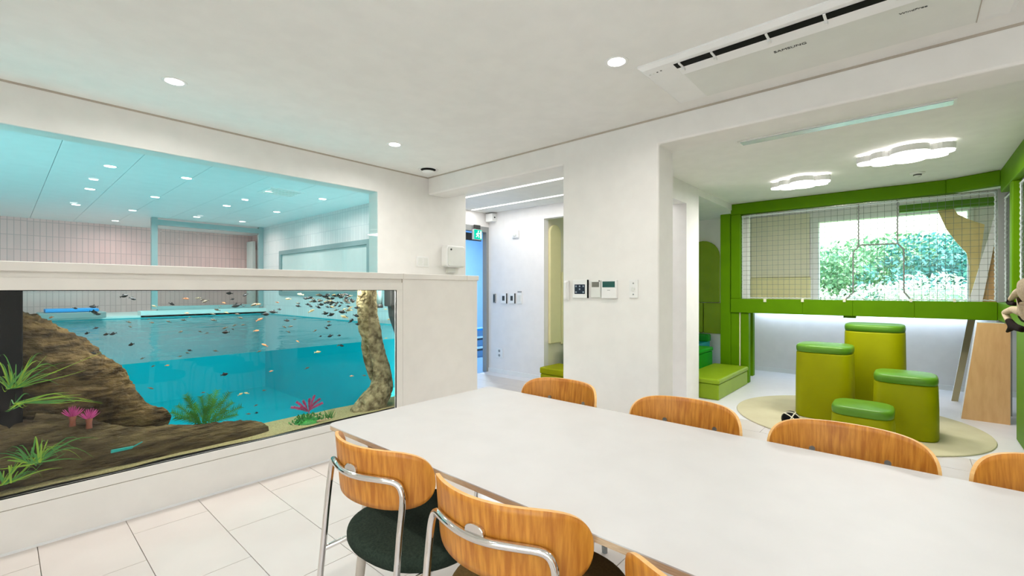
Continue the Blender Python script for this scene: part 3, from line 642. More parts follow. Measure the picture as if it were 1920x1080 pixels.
# ---- fish
def fish_mesh(name, m, L=1.0, deep=.32):
    mb = MB(); rings = []
    for s_, r in ((-.5, .02), (-.42, .35), (-.25, .8), (-.05, 1), (.15, .85), (.32, .4), (.40, .16)):
        rings.append([(s_ * L, math.cos(2 * PI * j / 8) * r * deep * .22 * L, math.sin(2 * PI * j / 8) * r * deep * .5 * L) for j in range(8)])
    mb.loft(rings)
    mb.add([(.36 * L, 0, 0), (.58 * L, 0, .17 * L), (.52 * L, 0, 0), (.58 * L, 0, -.17 * L)], [(0, 1, 2), (0, 2, 3)])
    mb.add([(-.1 * L, 0, deep * .45 * L), (.1 * L, 0, deep * .8 * L), (.22 * L, 0, deep * .3 * L)], [(0, 1, 2)])
    me = mb.data(name); me.materials.append(m); me.shade_smooth(); return me
FM = {'d': fish_mesh('fish_dark', M_fishd, deep=.42), 'm': fish_mesh('fish_brown', M_fishm), 'y': fish_mesh('fish_pale', M_fishy), 'o': fish_mesh('fish_orange', M_fisho)}
FL = {'d': 'small dark fish swimming in the aquarium', 'm': 'small grey-brown fish swimming in the aquarium', 'y': 'small pale yellow fish swimming in the aquarium', 'o': 'small orange fish swimming in the aquarium'}
big = [(430, 550, 9, 'd'), (436, 561, 6, 'd'), (460, 553, 8, 'd'), (443, 573, 13, 'd'), (477, 571, 12, 'm'), (498, 589, 12, 'd'), (512, 585, 11, 'd'), (538, 601, 9, 'd'), (524, 580, 6, 'd'), (423, 623, 11, 'd'), (422, 615, 8, 'm'),
       (487, 599, 10, 'o'), (496, 647, 9, 'o'), (481, 620, 8, 'o'), (596, 660, 10, 'y'), (558, 640, 6, 'o'), (421, 702, 11, 'd'), (404, 658, 7, 'm'), (486, 659, 7, 'm'), (545, 612, 7, 'm'), (619, 630, 9, 'd'), (636, 629, 6, 'd'), (640, 648, 8, 'd'),
       (617, 610, 7, 'd'), (612, 615, 6, 'd'), (451, 739, 8, 'y'), (462, 737, 7, 'y'), (495, 732, 6, 'm'), (480, 760, 6, 'm'), (481, 774, 6, 'd'), (466, 776, 7, 'm'), (456, 609, 7, 'm'), (440, 610, 7, 'm'), (451, 596, 8, 'm'),
       (233, 555, 11, 'd'), (249, 560, 9, 'd'), (141, 578, 6, 'd'), (175, 575, 10, 'd'), (176, 585, 12, 'd'), (183, 589, 8, 'd'), (96, 595, 8, 'o'), (242, 604, 7, 'm'), (285, 605, 7, 'm'), (180, 615, 7, 'd'), (163, 625, 8, 'd'), (199, 627, 8, 'd'),
       (212, 626, 9, 'd'), (246, 646, 10, 'd'), (175, 662, 8, 'd'), (267, 672, 6, 'm'), (314, 685, 6, 'o'), (322, 570, 8, 'd'), (349, 560, 8, 'o'), (371, 559, 8, 'm'), (385, 565, 10, 'm'), (351, 587, 6, 'o'), (356, 595, 5, 'm'), (344, 600, 7, 'm'),
       (316, 603, 7, 'm'), (339, 622, 7, 'm'), (400, 589, 8, 'm'), (407, 581, 8, 'm'), (283, 728, 8, 'm'), (381, 736, 6, 'm'), (445, 589, 8, 'm'), (400, 600, 9, 'm'), (508, 696, 6, 'o'), (576, 690, 7, 'm'), (659, 705, 6, 'o'), (683, 704, 6, 'm'),
       (723, 580, 5, 'y'), (729, 599, 6, 'y'), (724, 634, 5, 'y'), (669, 577, 8, 'd'), (668, 592, 9, 'd'), (658, 602, 9, 'd'), (670, 608, 7, 'd'), (621, 590, 11, 'd'), (642, 585, 12, 'd'), (610, 588, 9, 'd'), (602, 571, 9, 'd'), (614, 567, 9, 'd'), (623, 567, 9, 'd'),
       (597, 576, 8, 'd'), (581, 558, 9, 'd'), (645, 594, 11, 'y'), (584, 583, 10, 'y'), (654, 582, 10, 'y'), (634, 648, 5, 'm')]
for i in range(78):
    u = 665 - abs(random.gauss(0, 62)); v = 548 + abs(random.gauss(0, 21))
    if v < 551: v += 4
    if u > 530: big.append((u, v, random.uniform(5, 9), random.choice('dddddmmy')))
for i in range(26):
    big.append((random.uniform(240, 660), random.uniform(560, 690), random.uniform(4, 7), random.choice('dmmmoy')))
for i, (u, v, L, k) in enumerate(big):
    Y = random.uniform(3.25, 3.34) if u > 665 else random.uniform(3.26, 3.50)
    p = onY(u, v, Y); d = .7492 * p.x + .6623 * p.y
    o = bpy.data.objects.new('fish', FM[k]); COL.objects.link(o); o.location = p; s_ = L * 1.25 * d / F
    o.scale = (s_, s_, s_); o.rotation_euler = (0, random.uniform(-.5, .5), math.radians(-20) + random.uniform(-.6, .6) + (PI if random.random() < .5 else 0))
    tag(o, FL[k], 'fish', {'d': 'dark fish', 'm': 'grey-brown fish', 'y': 'pale fish', 'o': 'orange fish'}[k])

# ================================================================== TABLE
TZ, TX0, TX1, TY0, TY1 = .73, .837, 1.742, -.72, 1.70
tb = thing('dining_table', 'long white dining table with rounded corners and a birch edge', 'table', ((TX0 + TX1) / 2, (TY0 + TY1) / 2, 0))
hw, hl2 = (TX1 - TX0) / 2, (TY1 - TY0) / 2
def rrect(hx, hy, r, k=6):
    P = []
    for cx, cy, a0 in ((hx - r, hy - r, 0), (-hx + r, hy - r, PI / 2), (-hx + r, -hy + r, PI), (hx - r, -hy + r, 1.5 * PI)):
        for i in range(k + 1): a = a0 + PI / 2 * i / k; P.append((cx + r * math.cos(a), cy + r * math.sin(a)))
    return P
P = rrect(hw, hl2, .04)
obj('table_core', MB().prism([(x, y, TZ - .017) for x, y in P], (0, 0, .014)), M_ply, tb)
obj('table_top', MB().prism([(x, y, TZ - .003) for x, y in P], (0, 0, .003)), M_table, tb)
ap = MB()
for y in (hl2 - .28, -hl2 + .28): ap.box((-hw + .2, y - .012, TZ - .077), (hw - .2, y + .012, TZ - .017))
for x_ in (-hw + .2, hw - .2): ap.box((x_ - .012, -hl2 + .28, TZ - .077), (x_ + .012, hl2 - .28, TZ - .017))
obj('apron', ap, M_taupe, tb)
for sx in (-1, 1):
    for sy in (-1, 1):
        a = Vector((sx * (hw - .05), sy * (hl2 - .26), TZ - .017)); b = Vector((sx * (hw - .0), sy * (hl2 - .20), 0))
        obj('leg', MB().tube([a, b], [.021, .014], 16), M_taupe, tb, smooth=True)

# ================================================================== CHAIRS
def back_curve(l):        # plan of the bent back: an arc, ends curling forward; l = length along the arc
    a = l / .27; return (-.262 + .27 * (1 - math.cos(a)), .27 * math.sin(a), math.tan(a))
def make_chair(label, group, seatmat):
    t = thing('dining_chair', label, 'chair', (0, 0, 0), 0, group)
    # backrest: bent plywood
    hwid, hh, zc, th = .259, .086, .716, .010
    n, m = 36, 10; mb = MB(); front, back = [], []
    for i in range(n + 1):
        s_ = -math.cos(PI * i / n) * .9995; hgt = hh * (1 - abs(s_) ** 5) ** (1 / 2.3)
        x0, y0, sl = back_curve(s_ * hwid); nl = math.hypot(1, sl)
        for j in range(m + 1):
            q = -1 + 2 * j / m; z = zc + q * hgt - .012 * s_ * s_ * 0
            lean = (z - zc) * -.10
            front.append((x0 + lean + th / nl, y0 - th * sl / nl, z)); back.append((x0 + lean, y0, z))
    K = (n + 1) * (m + 1); mb.v = front + back
    idx = lambda i, j: i * (m + 1) + j
    for i in range(n):
        for j in range(m):
            a, b, c, d = idx(i, j), idx(i + 1, j), idx(i + 1, j + 1), idx(i, j + 1)
            mb.f.append((a, b, c, d)); mb.m.append(0); mb.f.append((K + d, K + c, K + b, K + a)); mb.m.append(0)
        for j in (0, m):
            a, b = idx(i, j), idx(i + 1, j); mb.f.append((a, b, K + b, K + a)); mb.m.append(1)
    for i in (0, n):
        for j in range(m):
            a, b = idx(i, j), idx(i, j + 1); mb.f.append((a, b, K + b, K + a)); mb.m.append(1)
    br = obj('backrest', mb, [M_oak, M_oakedge], t)
    me = br.data; me.polygons.foreach_set('use_smooth', [p.material_index == 0 for p in me.polygons])
    # chrome tube: one bent loop for both rear legs and the bar behind the backrest
    path = []
    half = [(-.288, .182, 0), (-.264, .178, .30), (-.248, .175, .46), (-.236, .174, .58), (-.227, .174, .650), (-.224, .169, .692), (-.230, .150, .716), (-.2535, .10, .722), (-.268, .05, .721), (-.2725, 0, .720)]
    def spline(P, k=4):
        P = [Vector(p) for p in P]; out = []
        for i in range(len(P) - 1):
            a0, a1, a2, a3 = P[max(i - 1, 0)], P[i], P[i + 1], P[min(i + 2, len(P) - 1)]
            for q in range(k):
                s_ = q / k; out.append(.5 * ((2 * a1) + (a2 - a0) * s_ + (2 * a0 - 5 * a1 + 4 * a2 - a3) * s_ ** 2 + (3 * a1 - a0 - 3 * a2 + a3) * s_ ** 3))
        out.append(P[-1]); return out
    full = half + [(x, -y, z) for x, y, z in half[-2::-1]]
    rf = obj('rear_frame', MB().tube(spline(full), .0095, 12, up=(1, 0, 0)), M_chrome, t, smooth=True)
    # bracket holding the backrest
    bk = obj('back_bracket', MB().prism([(-.263, y * .026, .732 + z * .017) for y, z in superellipse(1, 1, 2.2, 20)], (-.010, 0, 0)), M_chrome, t, bevel=.002)
    for s_ in (-1, 1):
        obj('bolt', MB().tube([(-.232, s_ * .10, .705), (-.226, s_ * .10, .705)], .009, 12), M_steel, br)
        lg = obj('front_leg', MB().tube(spline([(.165, s_ * .17, .425), (.19, s_ * .185, .40), (.205, s_ * .19, .30), (.222, s_ * .195, .02)]), .0095, 12), M_chrome, t, smooth=True)
        obj('side_rail', MB().tube([(-.250, s_ * .175, .435), (.0, s_ * .17, .430), (.17, s_ * .165, .428)], .0085, 10), M_chrome, t, smooth=True)
        obj('foot_cap', MB().tube([(.2205, s_ * .1945, .034), (.223, s_ * .1955, 0)], .013, 12), M_grey, lg)
        obj('foot_cap', MB().tube([(-.2853, s_ * .1815, .034), (-.288, s_ * .182, 0)], .013, 12), M_grey, rf)
    obj('cross_rail', MB().tube([(.04, -.165, .43), (.04, .165, .43)], .0085, 10), M_black, t, smooth=True)
    # seat
    rings = []
    for sc, z in ((.90, .436), (.975, .440), (1, .452), (1, .468), (.985, .478), (.93, .484), (.6, .487), (.02, .488)):
        rings.append([(.0 + x * sc, y * sc, z) for x, y in superellipse(.222, .232, 2.35, 48)])
    obj('seat', MB().loft(rings), seatmat, t, smooth=True)
    return t
GC = 'oak and chrome dining chairs'
c1 = make_chair('oak-backed chrome chair with dark green seat, near side, closest to the aquarium', GC, M_gfab)
c1.location = (.938, 1.236, 0); c1.rotation_euler = (0, 0, math.radians(5))
c2 = make_chair('oak-backed chrome chair with olive brown seat on the near side of the table', GC, M_bfab)
c2.location = (.940, .735, 0); c2.rotation_euler = (0, 0, math.radians(7))
dup(c2, (.935, .19, 0), math.radians(3), 'near side chair cut by the lower picture edge, only its back tip in view', GC)
for y, lb, src in ((1.277, 'far side oak chair nearest the corridor, in front of the white pier', c1), (.677, 'second far side oak chair, partly before the pier edge', c2), (.157, 'third far side oak chair, in front of the green stools', c2), (-.338, 'far side oak chair cut off by the right picture edge', c1)):
    dup(src, (1.617, y, 0), PI, lb, GC)

# ================================================================== WALL DEVICES
def plate(name, label, cat, X, u0, v0, u1, v1, depth, m, bevel=.004, sgn=-1, group=None):
    a, b = onX(u0, v0, X), onX(u1, v1, X); c = (a + b) / 2
    t = thing(name, label, cat, (X, c.y, c.z), 0, group); hy, hz = abs(a.y - b.y) / 2, abs(a.z - b.z) / 2
    obj('case', boxes(((-depth, -hy, -hz), (0, hy, hz))), m, t, bevel=bevel)
    return t, hy, hz
t, hy, hz = plate('intercom_handset', 'slim white intercom handset at the left edge of the pier', 'handset', XW, 1061, 526, 1069, 563, .03, M_white, .008)
obj('handset_grip', boxes(((-.05, -hy * .8, -hz * .9), (-.03, hy * .6, hz * .9))), M_white, t, bevel=.01)
t, hy, hz = plate('touch_panel', 'square white control panel with dark blue touch screen on the pier', 'control panel', XW, 1076, 525, 1103, 559, .018, M_white)
obj('panel_edge', boxes(((-.019, -hy - .004, -hz), (0, -hy, hz))), M_black, t)
scr = obj('screen', boxes(((-.0195, -hy * .72, -hz * .55), (-.018, hy * .72, hz * .5))), M_screen, t)
for y, z in ((.5, .3), (0, .3), (-.5, .3), (0, -.02), (.5, -.35), (-.5, -.35)):
    obj('screen_icon', boxes(((-.0202, y * hy - .006, z * hz - .006), (-.0195, y * hy + .006, z * hz + .006))), M_icon, scr)
t, hy, hz = plate('small_thermostat', 'small white thermostat with grey display beside the touch panel', 'thermostat', XW, 1110, 526, 1128, 558, .02, M_offw)
obj('display', boxes(((-.0212, -hy * .75, hz * .22), (-.02, hy * .75, hz * .82))), M_lcd2, t)
obj('knob', boxes(((-.024, -hy * .9, hz * .86), (-.02, -hy * .7, hz * 1.0))), M_dark, t)
t, hy, hz = plate('wide_thermostat', 'wider white thermostat with dark green display on the pier', 'thermostat', XW, 1130.5, 525.5, 1159, 560, .024, M_white)
obj('display', boxes(((-.0252, -hy * .78, hz * .22), (-.024, hy * .85, hz * .86))), M_lcd, t)
cf = obj('cover_flap', boxes(((-.027, -hy * .96, -hz * .96), (-.024, hy * .96, hz * .05))), M_white, t, bevel=.002)
obj('print_mark', boxes(((-.0275, -.012, -hz * .12), (-.027, .012, -hz * .06))), M_grey, cf)
t, hy, hz = plate('dimmer_switch', 'white wall switch plate with a round dial near the pier edge', 'switch', XW, 1181, 524.5, 1197, 559, .012, M_white)
obj('dial', MB().tube([(-.012, 0, 0), (-.022, 0, 0)], .013, 20), M_offw, t)
for z in (.6, -.6): obj('button', MB().tube([(-.012, 0, z * hz), (-.015, 0, z * hz)], .006, 14), M_grey, t)
# corridor wall devices
t, hy, hz = plate('call_strip', 'narrow grey button strip nearest the blue doorway', 'switch', XC, 925.5, 551, 930, 568, .015, M_grey, .003)
obj('button_row', boxes(((-.017, -hy * .5, -hz * .8), (-.015, hy * .5, hz * .8))), M_dark, t)
for k, (u, lb) in enumerate(((945.5, 'left one of two white corridor controllers with a small dark screen'), (961, 'right one of two white corridor controllers with a small dark screen'))):
    t, hy, hz = plate('corridor_controller', lb, 'control panel', XC, u - 5, 550, u + 5, 569, .02, M_white, .004, group='corridor controllers')
    obj('screen', boxes(((-.0212, -hy * .45, -hz * .45), (-.02, hy * .45, hz * .5))), M_dark, t)
    obj('edge', boxes(((-.021, -hy - .006, -hz), (0, -hy, hz))), M_dark, t)
t, hy, hz = plate('corridor_switch', 'white corridor switch plate right of the two controllers', 'switch', XC, 970.5, 549, 979, 570, .012, M_white)
obj('rocker', boxes(((-.017, -hy * .5, -hz * .6), (-.012, hy * .5, hz * .6))), M_offw, t, bevel=.002)
obj('name_strip', boxes(((-.013, -hy * .8, hz * 1.05), (0, hy * .8, hz * 1.3))), M_grey, t)
t, hy, hz = plate('wall_outlet', 'white double socket low on the corridor wall', 'socket', XC, 930.5, 652, 943.5, 672, .01, M_white)
for z in (.45, -.45): obj('socket_face', MB().tube([(-.01, 0, z * hz), (-.012, 0, z * hz)], .02, 16), M_grey, t)
t, hy, hz = plate('motion_sensor', 'small white motion sensor high on the corridor wall', 'sensor', XC, 961.5, 433, 974, 446, .03, M_white, .01)
obj('sensor_lens', MB().tube([(-.03, 0, -hz * .3), (-.045, 0, -hz * .35)], [.03, .018], 16), M_offw, t, smooth=True)
p = onX(913, 411, XC - .12)
t = thing('alarm_box', 'small white square box at the end of the bulkhead', 'alarm box', (XC, 4.70, 2.33))
obj('case', boxes(((-.10, -.02, -.06), (0, .12, .06))), M_white, t, bevel=.005)
obj('alarm_light', MB().tube([(-.05, -.02, 0), (-.05, -.026, 0)], .012, 12), M_dark, t)
# devices on the pool wall
a, b = onY(781, 480.5, YW), onY(803, 501, YW); c = (a + b) / 2
t = thing('light_switch', 'square white light switch on the wall above the counter', 'switch', (c.x, YW, c.z)); hx, hz = abs(a.x - b.x) / 2, abs(a.z - b.z) / 2
obj('switch_plate', boxes(((-hx, -.01, -hz), (hx, 0, hz))), M_white, t, bevel=.003)
for k in (-1, 1): obj('rocker', boxes(((k * hx * .45 - hx * .36, -.014, -hz * .7), (k * hx * .45 + hx * .36, -.01, hz * .7))), M_offw, t, bevel=.002)
a, b = onY(838, 459, YW - .1), onY(874, 502, YW - .1); c = (a + b) / 2
t = thing('soap_dispenser', 'rounded white dispenser with a dark sensor hung near the wall end', 'dispenser', (c.x, YW, c.z)); hx, hz = abs(a.x - b.x) / 2, abs(a.z - b.z) / 2
rr = rrect(hx, hz, .035)
obj('dispenser_body', MB().prism([(x, 0, z) for x, z in rr], (0, -.09, 0)), M_white, t, bevel=.012, seg=3)
obj('dispenser_front', MB().prism([(x * .86, -.088, z * .9) for x, z in rr], (0, -.008, 0)), M_offw, t, bevel=.004)
obj('sensor_eye', MB().tube([(-hx * .55, -.09, hz * .62), (-hx * .55, -.1, hz * .62)], .011, 14), M_dark, t)
obj('wall_bracket', boxes(((-hx * .5, -.03, -hz - .06), (hx * .3, 0, -hz + .01))), M_offw, t)
# exit sign
p = onY(894.5, 440, 4.80)
t = thing('exit_sign', 'green lit emergency exit sign hanging in the blue doorway', 'sign', (p.x, 4.80, p.z))
obj('sign_box', boxes(((-.085, -.02, -.075), (.085, .02, .075))), M_offw, t, bevel=.003)
sf = obj('sign_face', boxes(((-.08, -.022, -.07), (.08, -.020, .07))), E_exit, t)
fig = MB()
fig.tube([(.005, -.0235, .045), (.005, -.0225, .045)], .012, 12)
for pth in ([(0, .028), (-.012, -.005)], [(-.002, .02), (.025, .01), (.035, .022)], [(-.004, .02), (-.03, .012), (-.036, -.006)], [(-.012, -.005), (.014, -.018), (.012, -.045)], [(-.012, -.005), (-.022, -.03), (-.044, -.036)]):
    fig.tube([(x, -.0232, z) for x, z in pth], .006, 6)
obj('running_figure', fig, E_exitw, sf)
obj('door_symbol', boxes(((.045, -.0232, -.055), (.07, -.022, .055))), E_exitw, sf)
obj('hanger', boxes(((-.06, -.01, .075), (.06, .01, ZP - p.z - .21))), M_dark, t)
tag(obj('door_closer_rail', boxes(((3.66, 4.95, 1.99), (XC - .06, 4.98, 2.10))), M_dark), 'dark horizontal rail above the blue door opening', 'rail')

# ================================================================== PLAY LOFT
loft = thing('play_loft', 'green padded play loft frame with a netted upper deck', 'play structure', (XG, .5, 0))
L = lambda a, b: MB().box((a[0] - XG, a[1] - .5, a[2]), (b[0] - XG, b[1] - .5, b[2]))
ZL0, ZL1, ZU = .94, 1.126, 2.265
YR = -.64
def lp(nm, a, b, m=M_green, bev=.01): return obj(nm, L(a, b), m, loft, bevel=bev)
cuts = [1.854, 1.02, .52, -.02, YR]          # seams of the lower beam
for i in range(len(cuts) - 1): lp('lower_beam', (XG, cuts[i], ZL0), (XG + .1, cuts[i + 1], ZL1), M_green, .005)
lp('upper_beam', (XG, 1.854, ZU), (XG + .1, -.27, ZP - .002))
obj('corner_beam', MB().prism([(0, -.268 - .5, ZU), (.1, -.268 - .5, ZU), (-.10, YR - .52, ZU), (-.2, YR - .5, ZU)], (0, 0, ZP - .002 - ZU)), M_green, loft, bevel=.008)
lp('post', (XG, 1.732, ZL1), (XG + .1, 1.854, ZU))
lp('post', (XG + .02, 1.86, 0), (XG + .16, 1.995, 2.29))
lp('leg_panel', (XG + .02, 1.755, 0), (XG + .12, 1.86, ZL0)); lp('leg_panel', (XG + .02, 1.635, 0), (XG + .12, 1.735, ZL0))
lp('leg_trim', (XG + .03, 1.737, 0), (XG + .10, 1.753, ZL0), M_cream, .002)
lp('leg', (7.20, 1.72, 0), (7.30, 1.84, ZL0)); 
lp('deck', (XG + .1, YR, .99), (XF, 1.9, 1.08), M_white, .004)
lp('deck_box', (XG + .25, .72, .955), (XG + .5, 1.25, .99), M_white, .004)
lp('deck_bracket', (XG + .12, .50, .91), (XG + .2, .62, .955), M_green, .004)
# side of the loft, running towards the beam
lp('side_lower_beam', (4.2, YR - .1, ZL0), (XG - .002, YR, ZL1)); lp('side_upper_beam', (4.2, YR - .1, ZU - .08), (XG - .2, YR, ZP - .002))
lp('side_post', (5.74, YR - .1, ZL1), (5.86, YR, ZU - .08))
lp('side_post', (4.2, YR - .1, ZL1), (4.32, YR, ZU - .08))
lp('side_panel', (4.2, YR - .08, 0), (5.60, YR - .01, ZL0))
lp('corner_post', (XG + .0, YR - .1, 0), (XG + .1, YR - .002, 2.26), M_grey, .004)
lp('side_deck', (4.2, -1.9, .99), (XF, YR - .1, 1.08), M_white, .004)
# interior of the upper deck
lp('wall_pad', (XF - .05, 1.10, 1.08), (XF - .002, 1.89, 1.43), M_yellow, .01); lp('wall_pad', (XF - .03, 1.115, 1.435), (XF - .002, 1.89, 2.36), M_cream, .006)
lp('inner_post', (XG + .14, 1.66, 1.08), (XG + .2, 1.75, 2.36), M_white, .004)
lp('inner_beam', (7.2, -.9, 2.18), (7.32, .12, 2.27), M_lid, .01)
# under-deck light strip
t = thing('deck_light_strip', 'cool light strip under the loft deck along the back wall', 'lamp', (XF - .06, .6, .985))
obj('strip_profile', boxes(((-.015, -1.2, -.012), (.015, 1.2, .004))), E_led, t)
area('strip_light', t, (0, 0, -.02), .04, P_LED, COOL, size_y=2.4)

# nets
def net(name, label, A, B, z0, z1, cell, parent_loc=(0, 0, 0), sag=.0):
    t = thing(name, label, 'net', A, 0, 'white safety nets of the loft')
    A, B = Vector(A), Vector(B); d = B - A; L_ = d.length; e = d.normalized(); mb = MB(); nrm = Vector((-e.y, e.x, 0))
    off = lambda s_, z: nrm * (.012 * noise.noise(Vector((s_ * 2, z * 2, 3))))
    nx = int(L_ / cell); nz = int((z1 - z0) / cell)
    for i in range(1, nx):
        s_ = L_ * i / nx; mb.tube([e * s_ + off(s_, z) + Vector((0, 0, z - A.z)) for z in [z0 + (z1 - z0) * q / 4 for q in range(5)]], .0016, 4)
    for j in range(1, nz):
        z = z0 + (z1 - z0) * j / nz; mb.tube([e * (L_ * q / 8) + off(L_ * q / 8, z) + Vector((0, 0, z - A.z)) for q in range(9)], .0016, 4)
    obj('net_mesh', mb, M_net, t, kind='stuff')
    def rope(pts, r, m, nm='border_rope'):
        path = []
        for a, b in zip(pts[:-1], pts[1:]):
            a, b = Vector(a), Vector(b); n = max(2, int((b - a).length / .022))
            for i in range(n):
                q = a + (b - a) * i / n; path.append(q + nrm * .005 * (i % 2) + Vector((0, 0, .006 * (i % 2))) + e * .005 * ((i + 1) % 2))
        path.append(Vector(pts[-1])); obj(nm, MB().tube(path, r, 6), m, t, smooth=True)
    zz = lambda s_, z: e * s_ + Vector((0, 0, z - A.z))
    rope([zz(0.012, z0 + .01), zz(0.012, z1 - .02)], .008, M_rope); rope([zz(L_ - .012, z0 + .01), zz(L_ - .012, z1 - .02)], .008, M_rope)
    rope([zz(0, z1 - .035), zz(L_, z1 - .035)], .010, M_rope); rope([zz(0, z0 + .012), zz(L_, z0 + .012)], .006, M_rope)
    obj('top_rod', MB().tube([zz(0, z1 - .008), zz(L_, z1 - .008)], .007, 8), M_chrome, t, smooth=True)
    return t, rope, zz
XNET = XG + .05
t, rope, zz = net('safety_net', 'wide square-mesh safety net across the front of the loft', (XNET, 1.732, ZL1), (XNET, YR, ZL1), ZL1, ZU, .061)
def yz(u, v): q = onX(u, v, XNET); return zz(1.732 - q.y, q.z)
rope([yz(1585, 562), yz(1599, 548), yz(1599, 473), yz(1612, 460), yz(1682, 457), yz(1694, 468), yz(1694, 548), yz(1708, 563)], .008, M_ropeg, 'opening_rope')
rope([yz(1609, 380), yz(1609, 461)], .007, M_ropeg, 'seam_rope'); rope([yz(1682, 372), yz(1682, 457)], .007, M_ropeg, 'seam_rope')
for u in (1436, 1506, 1584, 1708, 1789): obj('net_clip', MB().box(yz(u - 2.5, 566), yz(u + 2.5, 560) + Vector((-.06, 0, 0))), M_cream, t)
net('safety_net', 'narrow safety net at the side of the loft, beyond the corner post', (XG - .02, YR - .05, ZL1), (5.86, YR - .05, ZL1), ZL1, ZU - .08, .061)
net('safety_net', 'safety net at the far right where the plush monkey hangs', (5.74, YR - .05, ZL1), (4.32, YR - .05, ZL1), ZL1, ZU - .08, .061)

# tree decor: plywood boards
def board(name, label, pts, X, th, m, edge):
    c = pts[0]; P = [onX(u, v, X) for u, v in pts]; o = Vector((X, P[0].y, 0))
    t = obj(name, MB().prism([q - o for q in P], (th, 0, 0), 0, 1), [m, edge], loc=o); return tag(t, label, 'panel')
P = [onX(u, v, 6.17) for u, v in ((1802, 785), (1892, 797))]
tag(obj('trunk_board', MB().prism([(0, -.356, 0), (0, -.68, 0), (0, -.68, .935), (0, -.465, .935)], (.13, 0, 0), 0, 1), [M_birch, M_white], loc=(6.17, 0, 0)), 'birch plywood trunk board with slanted edge under the loft corner', 'panel')
tag(obj('trunk_post', MB().prism([(0, -.33, 0), (0, -.385, 0), (0, -.53, .985), (0, -.47, .985)], (.05, 0, 0), 0, 1), [mat('olive_grey_wood', (150, 140, 108), .6), M_white], loc=(7.08, 0, 0)), 'slanted narrow wooden post behind the trunk board', 'post')
tag(obj('trunk_upper_board', MB().prism([(0, -.56, 1.08), (0, -.92, 1.08), (0, -.92, 2.12), (0, -.70, 2.12)], (.04, 0, 0), 0, 1), [M_birch, M_white], loc=(7.10, 0, 0)), 'slanted plywood trunk board inside the netted deck', 'panel')
tag(obj('trunk_white_strip', MB().prism([(0, -.46, 1.08), (0, -.565, 1.08), (0, -.715, 2.12), (0, -.68, 2.12)], (.03, 0, 0)), M_white, loc=(7.05, 0, 0)), 'white slanted strip along the upper plywood trunk', 'strip')
bp = [(1755, 388), (1785, 386), (1796, 402), (1818, 412), (1846, 421), (1842, 455), (1836, 500), (1833, 560), (1818, 560), (1818, 500), (1812, 474), (1795, 456), (1775, 430)]
board('branch_board', 'yellow curved plywood branch in front of the window', bp, 7.30, .03, M_straw, M_straw)

# steps and pads of the stair room
def padded(name, label, a, b, m, cap, caph, group, cat='step'):
    cx, cy = (a[0] + b[0]) / 2, (a[1] + b[1]) / 2; t = thing(name, label, cat, (cx, cy, a[2]), 0, group); hx, hy = abs(b[0] - a[0]) / 2, abs(b[1] - a[1]) / 2; hz = b[2] - a[2]
    obj('base', boxes(((-hx + .01, -hy + .01, 0), (hx - .01, hy - .01, hz - caph))), m, t, bevel=.012)
    obj('cushion', boxes(((-hx, -hy, hz - caph + .002), (hx, hy, hz))), cap, t, bevel=.022, seg=3)
    return t
padded('padded_step', 'low olive green padded step on the play room floor', (5.34, 1.62, 0), (6.56, 2.06, .235), M_step, M_step, .06, 'padded steps')
padded('padded_step', 'higher emerald green padded step behind the olive step', (5.34, 2.064, 0), (6.56, 2.44, .46), M_dgreen, M_dgreen, .06, 'padded steps')
padded('padded_step', 'low lime padded step at the corridor opening', (4.78, 3.1, 0), (5.22, 3.74, .215), M_lime, M_lime, .09, 'padded steps')
padded('padded_step', 'emerald padded block above the lime corridor step', (5.224, 2.46, 0), (5.6, 3.66, .46), M_dgreen, M_dgreen, .09, 'padded steps')
pit = thing('soft_pit', 'turquoise bottomed soft pit behind the emerald steps', 'soft pit', (6.6, 3.1, 0))
obj('pit_floor', boxes(((-.95, -.6, 0), (1.15, .6, .40))), M_turq, pit)
obj('pit_rim', boxes(((1.0, -.62, .40), (1.16, .62, .52)), ((-.98, .5, .40), (1.0, .64, .52))), M_dgreen, pit, bevel=.02)
def arch(nm, label, axis, c, half, z0, z1, m):
    pts = []
    zc = z1 - half
    for i in range(13): a = PI * i / 12; pts.append((half * math.cos(a), zc - c[2] + half * math.sin(a)))
    pts = [(half, z0 - c[2])] + pts + [(-half, z0 - c[2])]
    if axis == 'X': mb = MB().prism([(0, q, z) for q, z in pts], (-.04, 0, 0))
    else: mb = MB().prism([(q, 0, z) for q, z in pts], (0, -.04, 0))
    return tag(obj(nm, mb, m, loc=c, bevel=.01), label, 'wall pad')
arch('arched_pad', 'green arched wall pad above the soft pit', 'X', (XF - .002, 2.62, 1.04), .27, 1.04, 2.06, M_step)
t = thing('pad_row', 'row of square green wall pads below the arched pad', 'wall pad', (XF - .002, 2.6, .53))
obj('pad', boxes(((-.05, .01, 0), (0, .40, .50))), M_step, t, bevel=.012); obj('pad', boxes(((-.05, -.30, 0), (0, .0, .50))), M_step, t, bevel=.012); obj('pad', boxes(((-.05, -.72, 0), (0, -.31, .42))), M_cream, t, bevel=.012)
arch('arched_pad', 'cream arched wall pad seen through the corridor opening', 'Y', (5.17, 3.788, .5), .13, .5, 2.16, M_yellow)
tag(obj('wainscot_pad', boxes(((5.32, 3.75, .47), (6.6, 3.788, 1.5))), M_yellow, bevel=.01), 'pale green lower wall pad beside the cream arch', 'wall pad')

